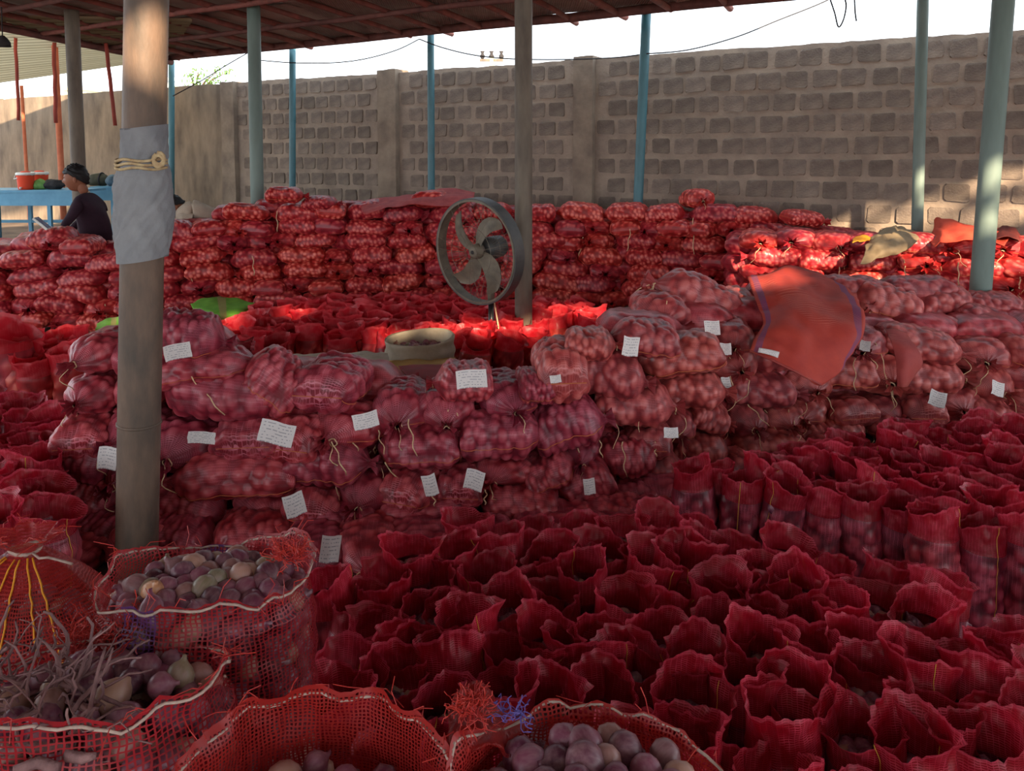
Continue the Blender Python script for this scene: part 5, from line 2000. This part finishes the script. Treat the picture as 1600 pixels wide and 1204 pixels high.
D2 = 8.1
base = J(300, 420, D2); base.z = 0
man = empty('person', base)
pj = [iv(J(340, 345, D2 + .15)), iv(J(322, 332, D2 + .1)), iv(J(300, 327, D2)), iv(J(286, 330, D2)), iv(J(280, 334, D2)), iv(J(290, 344, D2 - .15)), iv(J(282, 362, D2 - .1)), iv(J(280, 380, D2 - .1)),
      iv(J(292, 342, D2 + .17)), iv(J(285, 365, D2 + .2))]
skin_body('shirt', pj, [(0, 1), (1, 2), (2, 3), (3, 4), (3, 5), (5, 6), (6, 7), (3, 8), (8, 9)], [(.15, .13), (.15, .12), (.15, .12), (.12, .10), .06, .06, .05, .035, .06, .05], M_CRSH, man, root=1)
make_head(man, iv(J(271, 322, D2)), .5, -.9, 1.05)
skin_body('neck', [iv(J(284, 331, D2)), iv(J(275, 326, D2))], [(0, 1)], [.055, .05], M_SKIN, man)
lj = [iv(J(340, 350, D2 + .15)), iv(J(345, 385, D2 + .1)), iv(J(350, 430, D2 + .1)), iv(J(338, 352, D2 + .3)), iv(J(335, 385, D2 + .3)), iv(J(340, 430, D2 + .3))]
lj[2].z = lj[5].z = .06
skin_body('trousers', lj, [(0, 1), (1, 2), (0, 3), (3, 4), (4, 5)], [.12, .09, .05, .12, .09, .05], M_CRSH, man)
b = MB()
for k in (2, 5): b.tube([lj[k] + Vector((.04, 0, -.02)), lj[k] + Vector((-.06, 0, -.025)), lj[k] + Vector((-.17, 0, -.035))], [.04, .045, .03], 10)
b.build('shoes', M_DARK, man, True)
tag(man, 'person with black hair and a cream shirt stooping beside the big pillar', 'person')


# ------------------------------------------------------------------ big open bags in the foreground
def leno_mat(name, col, thread2, period, width, stripes=(), uper=1.0, dense=0.0):
    m, nt, out = new_mat(name)
    tc = N(nt, 'ShaderNodeTexCoord')
    uv = tc.outputs['UV']
    wu, wv = weave_lines(nt, uv, period, width, .0016)
    th = math_n(nt, 'MAXIMUM', wu, wv)
    nz = noise_n(nt, 30, uv, 3)
    c = mixc(nt, nz.outputs[0], col, thread2)
    sp = N(nt, 'ShaderNodeSeparateXYZ'); nt.links.new(uv, sp.inputs[0])
    for (u0, w, colr) in stripes:
        f = math_n(nt, 'LESS_THAN', math_n(nt, 'ABSOLUTE', math_n(nt, 'SUBTRACT', sp.outputs[0], u0)), w)
        c = mixc(nt, math_n(nt, 'MULTIPLY', f, .8), c, colr)
    at = N(nt, 'ShaderNodeAttribute', attribute_name='lump')   # carries how bunched the net is (rim = 1)
    th = math_n(nt, 'MAXIMUM', th, math_n(nt, 'GREATER_THAN', math_n(nt, 'ADD', at.outputs['Fac'], math_n(nt, 'MULTIPLY', nz.outputs[0], .5)), .85))
    p = N(nt, 'ShaderNodeBsdfPrincipled'); nt.links.new(c, p.inputs['Base Color'])
    p.inputs['Roughness'].default_value = .38; p.inputs['Specular IOR Level'].default_value = .5
    t = N(nt, 'ShaderNodeBsdfTranslucent'); nt.links.new(c, t.inputs[0])
    mx = N(nt, 'ShaderNodeMixShader'); mx.inputs[0].default_value = .3
    nt.links.new(p.outputs[0], mx.inputs[1]); nt.links.new(t.outputs[0], mx.inputs[2])
    tr_ = N(nt, 'ShaderNodeBsdfTransparent'); m2 = N(nt, 'ShaderNodeMixShader')
    nt.links.new(th, m2.inputs[0]); nt.links.new(tr_.outputs[0], m2.inputs[1]); nt.links.new(mx.outputs[0], m2.inputs[2])
    nt.links.new(m2.outputs[0], out.inputs[0])
    return m


BLUEV = srgb(86, 64, 128)
M_LEN1 = leno_mat('open_weave_red_net', srgb(178, 40, 44), srgb(146, 30, 40), (.0085, .0075), (.34, .30), ((.78, .035, BLUEV), (.32, .03, BLUEV)))
M_LEN2 = leno_mat('orange_red_open_net', srgb(186, 44, 34), srgb(154, 32, 34), (.0068, .0062), (.42, .38), ((.70, .04, srgb(110, 84, 96)),))
M_LEN3 = leno_mat('wide_weave_red_net', srgb(184, 40, 46), srgb(150, 28, 40), (.010, .0095), (.30, .26))
M_CORD = basic('grey_white_cord', srgb(196, 170, 154), .8, srgb(160, 134, 124), 50)
M_FRAY = basic('frayed_red_thread', srgb(200, 58, 44), .5, srgb(160, 40, 42), 30)
M_STALK = basic('dried_onion_stalk', srgb(156, 116, 112), .8, srgb(98, 70, 72), 25, bump=.4, stretch=(1, 1, .3))


def big_bag(c, Rx, Ry, fill, rim, mat, seed, label, flatten=0.0, onions=0, olabel='', ogroup='', z0=0.25, bulge=.10, tied=False, cord=True, nocore=False):
    rr = random.Random(seed)
    root = empty('jumbo_mesh_bag', (c[0], c[1], 0))
    nu, nv = 150, 110
    nb = 78

    def radius(th, z):
        t = z / fill
        k = 1 + bulge * math.sin(min(1, t) * PI * .85) + .05 * noise.noise(Vector((math.cos(th) * 1.5, math.sin(th) * 1.5, z * 5 + seed)))
        return k

    def fn(i, j, iu):
        th = 2 * PI * i / nu; cs, sn = math.cos(th), math.sin(th)
        u = th / (2 * PI) * 2 * PI * (Rx + Ry) / 2
        if j < nb:
            z = fill * j / (nb - 1); k = radius(th, z); bun = 0
            if j < 4: k *= .8 + .05 * j
        elif tied:
            t = (j - nb + 1) / (nv - nb); z = fill + (rim(th) - fill) * t
            k0 = radius(th, fill)
            if t < .84:
                q = t / .84
                k = k0 * (1 - q) ** .8 * .92 + .13 + .035 * math.sin(th * 9 + 2) * q * (1.2 - q)
                if q < .2: k = k0 * (1 - q / .2) + k * (q / .2) if False else max(k, 0)
            else:
                q = (t - .84) / .16; k = .13 + .20 * q + .06 * math.sin(th * 7) * q
            bun = .5 * t
        else:
            t = (j - nb + 1) / (nv - nb); rz_ = rim(th)
            z = fill + (rz_ - fill) * t
            k = radius(th, fill) * (1 - .05 * math.sin(t * PI)) + .13 * t * noise.noise(Vector((cs * 2.4, sn * 2.4, z * 9 + seed))) + .03 * t * noise.noise(Vector((cs * 9, sn * 9, z * 20)))
            z += (.006 * noise.noise(Vector((cs * 14, sn * 14, seed))) + .022 * noise.noise(Vector((cs * 3.4, sn * 3.4, seed * 2)))) * t
            bun = max(0, t - .75) * 3.2
        x = Rx * k * cs; y = Ry * k * sn
        lf, ed = lumpf((x, y, z), .058, seed * 3.1)
        d = (.011 * lf if j < nb and j > 3 else .003 * lf)
        return (x + cs * d, y + sn * d, z), (u, z), bun
    V, Fc, U, Lp = grid_mesh(fn, nu, nv)
    link('open_net', me_from('open_net', V, Fc, U, Lp), root, mat)
    if cord and not tied:
        b = MB(); jj = nv - 5
        b.tube([Vector(V[jj * (nu + 1) + i]) + Vector((math.cos(2 * PI * i / nu), math.sin(2 * PI * i / nu), 0)) * .003 for i in range(0, nu + 1, 2)], .0028, 6)
        b.build('rim_cord', M_CORD, root, True)
    # frayed threads at the rim
    b = MB()
    for k in range(46 if not tied else 26):
        i = rr.randrange(nu); p = Vector(V[(nv - 1) * (nu + 1) + i])
        l = rr.uniform(.015, .05); dd = Vector((rr.gauss(0, 1), rr.gauss(0, 1), rr.uniform(-.8, 1.2))).normalized() * l
        b.tube([p, p + dd * .5 + Vector((rr.gauss(0, .006), rr.gauss(0, .006), .004)), p + dd + Vector((rr.gauss(0, .01), rr.gauss(0, .01), 0))], .0009, 4)
    f = b.build('frayed_threads', M_FRAY, root); f['kind'] = 'stuff'
    # onions pressed against the net
    b = MB()
    z = z0
    while z < fill - (.0 if not tied else -.02):
        for layer in range(2):
            per = PI * (Rx + Ry)
            n = int(per / .047)
            for q in range(n):
                th = 2 * PI * (q + rr.random() * .7) / n
                k = radius(th, z)
                ins = .026 + layer * .045
                add_low_onion(b, ((Rx * k - ins) * math.cos(th), (Ry * k - ins) * math.sin(th), z + rr.uniform(-.012, .012)), rr, 1.02)
        z += .042
    for k in range(60):
        a = rr.uniform(0, 6.28); q = math.sqrt(rr.random()) * .75
        add_low_onion(b, (Rx * q * math.cos(a), Ry * q * math.sin(a), fill - .045 + rr.uniform(-.01, .01)), rr, 1.1)
    f = b.build('packed_onions', M_ONJ, root, True, tint=True); f['kind'] = 'stuff'
    rec = []
    for q in range(onions):
        a = q * 2.39996 + rr.uniform(-.12, .12); r_ = math.sqrt((q + .5) / onions) * .86
        o_ = put_onion((c[0] + Rx * r_ * math.cos(a), c[1] + Ry * r_ * math.sin(a), fill + .002 + .035 * (1 - r_) + R.uniform(-.008, .012)), olabel, ogroup, 1.12)
        rec.append(o_)
    label_onions(rec, olabel)
    tag(root, label, 'sack')
    return root, V, nu, nv


def cxy(px, py, z):
    p = at_z(px, py, z); return (p.x, p.y)


def rimf(base, terms):
    return lambda th: base + sum(a * math.exp(-(((th - math.radians(t0) + PI) % (2 * PI) - PI) / math.radians(w)) ** 2) for t0, w, a in terms)


c1 = cxy(325, 905, .80)
B1 = big_bag(c1, .205, .155, .765, rimf(.80, ((-80, 50, .035), (170, 22, .05), (40, 30, .055), (5, 20, .02))), M_LEN1, 3,
             'wide open red mesh bag full of onions at the foot of the big pillar', onions=58, olabel='onion in open bag at pillar', ogroup='onions in the open bag by the pillar')
gp = at_z(236, 924, .795)
o = put_onion((gp.x + .01, gp.y - .01, .797), 'round golden onion among the purple ones in the open bag', None, 1.15, GOLD_ME, (.3, .4, 0)); del_g = o.pop('group', None) if 'group' in o else None
c2 = cxy(42, 905, .72)
B2 = big_bag(c2, .22, .17, .60, lambda th: .83, M_LEN2, 5, 'tied orange-red mesh bag with yellow seams peaking at the left edge', tied=True)
b = MB()
V, nu_, nv_ = B2[1], B2[2], B2[3]
for dg in (225, 238, 268, 281, 300, 312):
    i = int(dg / 360 * nu_)
    b.tube([Vector(V[j * (nu_ + 1) + i]) * 1.0 + Vector((math.cos(math.radians(dg)), math.sin(math.radians(dg)), .2)) * .003 + Vector((0.002 * math.sin(j * 1.3), 0, 0)) for j in range(45, nv_ - 5, 2)], .0022, 5)
b.build('yellow_seams', basic('bright_yellow_thread', srgb(226, 150, 40), .6), B2[0], True)
b = MB()
zt = .83 - (.83 - .60) * .16
b.tube([(.032 * math.cos(a), .026 * math.sin(a), zt + .004 * math.sin(a * 2)) for a in [q * 2 * PI / 18 for q in range(19)]], .005, 6)
b.tube([(.03, -.02, zt), (.05, -.03, zt - .006), (.07, -.03, zt - .004), (.10, -.03, zt - .012), (.13, -.04, zt - .014)], .003, 6)
b.build('neck_tie', M_CORD, B2[0], True)

c3 = cxy(150, 1082, .76)
B3 = big_bag(c3, .215, .165, .72, rimf(.755, ((-90, 55, .085), (-10, 30, .075), (-140, 30, .05))), M_LEN3, 8,
             'slumped red mesh bag with a diagonal corded rim at the lower left', onions=26, olabel='onion in slumped lower left bag', ogroup='onions in the slumped lower left bag')
c4 = cxy(478, 1205, .77)
B4 = big_bag(c4, .20, .175, .64, rimf(.765, ((110, 60, .01), (200, 30, -.02), (0, 30, -.03), (270, 60, -.06))), M_LEN2, 12,
             'tall open orange-red mesh bag at the bottom centre left, deep mouth', onions=22, olabel='onion in deep bottom bag', ogroup='onions in the deep mouthed bottom bag')
c5 = cxy(930, 1240, .73)
B5 = big_bag(c5, .205, .17, .70, rimf(.725, ((165, 25, .075), (80, 40, .015), (270, 80, -.05))), M_LEN2, 15,
             'frayed open orange-red mesh bag at the bottom centre with onions on top', onions=40, olabel='onion on frayed bottom centre bag', ogroup='onions on the frayed bottom centre bag')
c6 = cxy(50, 1300, .70)
B6 = big_bag(c6, .20, .15, .66, rimf(.70, ((90, 60, .02),)), M_LEN3, 18, 'red mesh bag cut off by the bottom left corner', onions=0)

# crumpled net tufts
def tuft(px, py, z, r, n, mat, label, seed, up_=.6):
    rr = random.Random(seed); c = at_z(px, py, z)
    b = MB()
    for k in range(n):
        a = rr.uniform(0, 6.28); p = Vector((r * .5 * math.cos(a), r * .5 * math.sin(a), 0)); pts = [p]
        dd = Vector((rr.gauss(0, 1), rr.gauss(0, 1), rr.uniform(0, 1.5) * up_)).normalized()
        for q in range(6):
            dd = (dd + Vector((rr.gauss(0, .7), rr.gauss(0, .7), rr.gauss(0, .5)))).normalized()
            pts.append(pts[-1] + dd * r * .22)
        b.tube(pts, .0009, 4)
    o = b.build('net_tuft', mat, None); o.location = c
    tag(o, label, 'netting', kind='stuff')


tuft(212, 985, .76, .05, 120, M_FRAY, 'ball of loose orange net threads between the left bags', 1)
tuft(130, 1000, .74, .06, 110, M_FRAY, 'tangle of orange net threads behind the dried stalks', 2)
tuft(455, 868, .84, .04, 90, M_FRAY, 'frayed orange thread tuft at the corner of the pillar bag', 3)
tuft(735, 1108, .79, .034, 110, M_FRAY, 'shaggy orange net tuft beside the bottom centre bag', 4, 1.0)
tuft(800, 1115, .77, .03, 30, basic('violet_thread', srgb(96, 82, 150), .6), 'loose violet threads beside the shaggy orange tuft', 5, 1.5)

# crumpled end of the bag mouth left of the bottom centre bag
sp_, _ = cloth_grid('crumpled_net_collar', [
    [(700, 1100, 1.32), (722, 1084, 1.36), (748, 1082, 1.36), (800, 1110, 1.36), (880, 1128, 1.36), (960, 1140, 1.36)],
    [(700, 1140, 1.24), (725, 1124, 1.25), (755, 1120, 1.25), (805, 1140, 1.3), (880, 1146, 1.33), (960, 1154, 1.34)],
    [(690, 1204, 1.16), (730, 1180, 1.16), (770, 1176, 1.16), (815, 1182, 1.2), (860, 1176, 1.26), (930, 1170, 1.3)]], M_LEN2, amp=.02, freq=22)
tag(sp_, 'crumpled orange-red net collar standing left of the bottom centre onions', 'netting')

# dried stalks
b = MB(); rr = random.Random(4)
for k in range(95):
    px = rr.uniform(-30, 160); py = rr.uniform(1010, 1150)
    p = at_z(px, py, .77 + rr.uniform(-.01, .03)); pts = [p]
    dd = Vector((rr.gauss(0, 1), rr.gauss(0, .7), rr.uniform(-.2, 1.6 if px < 130 else .5))).normalized()
    L = rr.uniform(.05, .15)
    for q in range(6):
        dd = (dd + Vector((rr.gauss(0, .35), rr.gauss(0, .35), rr.gauss(0, .35)))).normalized()
        pts.append(pts[-1] + dd * L / 6)
    r0 = rr.uniform(.0015, .005)
    b.tube(pts, [r0 * (1 - .1 * q) * rr.uniform(.8, 1.2) for q in range(7)], 5)
tag(b.build('dried_onion_stalks', M_STALK, None, True), 'tangled dried brown onion stalks heaped on the lower left bag', 'stalks', kind='stuff')
b = MB()
for pts in ([(0, 1178), (40, 1166), (80, 1168), (118, 1162)], [(100, 1164), (108, 1180), (130, 1184), (150, 1180)], [(20, 1204), (60, 1190), (90, 1200)]):
    b.tube([at_z(x, y, .775) for x, y in pts], [.007, .009, .008, .005][:len(pts)], 7)
tag(b.build('thick_dried_stalks', M_STALK, None, True), 'thick flat dried stalks across the bottom left corner bag', 'stalks', kind='stuff')
# rail of twine pieces on the right pile

# loose twine ends hanging over the sacks, each tied to its sack
NEAR = [(r[0], r[1], r[2]) for r in TIED]
for o in list(COL.objects):
    if o.name.startswith('onion_sack') and o.parent is None and o.get('group', '').startswith(('tied sacks stacked', 'tied sacks in the sunlit')):
        q = o.location - EYE; dd = q.dot(FWD)
        NEAR.append((o, CX + F_PX * q.x / dd, CY - F_PX * q.dot(UP) / dd))
for (x0, y0, x1, y1) in [(298, 588, 350, 648), (520, 690, 540, 742), (590, 672, 603, 712), (638, 655, 650, 712), (698, 640, 700, 694), (716, 645, 720, 720),
        (527, 760, 530, 828), (600, 722, 660, 790), (905, 700, 910, 750), (973, 690, 978, 745), (937, 683, 940, 715), (1040, 470, 1043, 516),
        (1142, 555, 1144, 612), (1170, 632, 1200, 665), (1195, 640, 1215, 680), (1230, 640, 1245, 670), (1335, 560, 1336, 610), (1370, 535, 1395, 620),
        (1395, 600, 1396, 660), (1026, 690, 1024, 715), (545, 675, 560, 705), (676, 768, 680, 790), (760, 765, 757, 788), (905, 790, 900, 815),
        (1288, 410, 1287, 430), (1312, 400, 1310, 440), (1413, 405, 1415, 435), (1446, 410, 1448, 438), (1497, 410, 1498, 445), (1594, 425, 1592, 460),
        (1578, 475, 1572, 500), (910, 370, 905, 400), (985, 358, 980, 392), (1083, 340, 1084, 400), (290, 405, 300, 440), (395, 400, 397, 430), (432, 330, 434, 362), (410, 448, 412, 475), (165, 475, 168, 505),
        (118, 640, 117, 700), (470, 800, 468, 842)]:
    o, cx_, cy_ = min(NEAR, key=lambda r: (r[1] - x0) ** 2 + (r[2] - y0 - 8) ** 2)
    dd = o.location.y - .17
    sc_ = 1.0 if dd < 5 else 1.6
    n = 9; ph = R.uniform(0, 6)
    pts = [at_d(x0 + (x1 - x0) * k / n + (2.2 if dd < 5 else 1.0) * math.sin(k * 1.2 + ph), y0 + (y1 - y0) * k / n, dd + .03 * math.sin(k * .7)) for k in range(n + 1)]
    b = MB(); b.tube(pts, .0028 * sc_, 5)
    t_ = b.build('twine', M_TWINE, o, True)
    t_.matrix_parent_inverse = parent_matrix(o).inverted()

# the dusty half-full bag cut off by the left edge
p = at_d(12, 600, 4.7)
o = link('open_onion_sack', UPV['far'][2][0]); o.location = (p.x, p.y, 0); o.scale = (1.7, 1.5, 1.55)
tag(o, 'large dusty red bag cut off by the left edge below the back stack', 'sack')

# keep the stacked sacks clear of the wall face
for o in COL.objects:
    if o.parent is None and o.name.startswith('onion_sack'):
        dd = (o.location - W0).dot(WNOR)
        if dd < .36: o.location += WNOR * (.36 - dd)
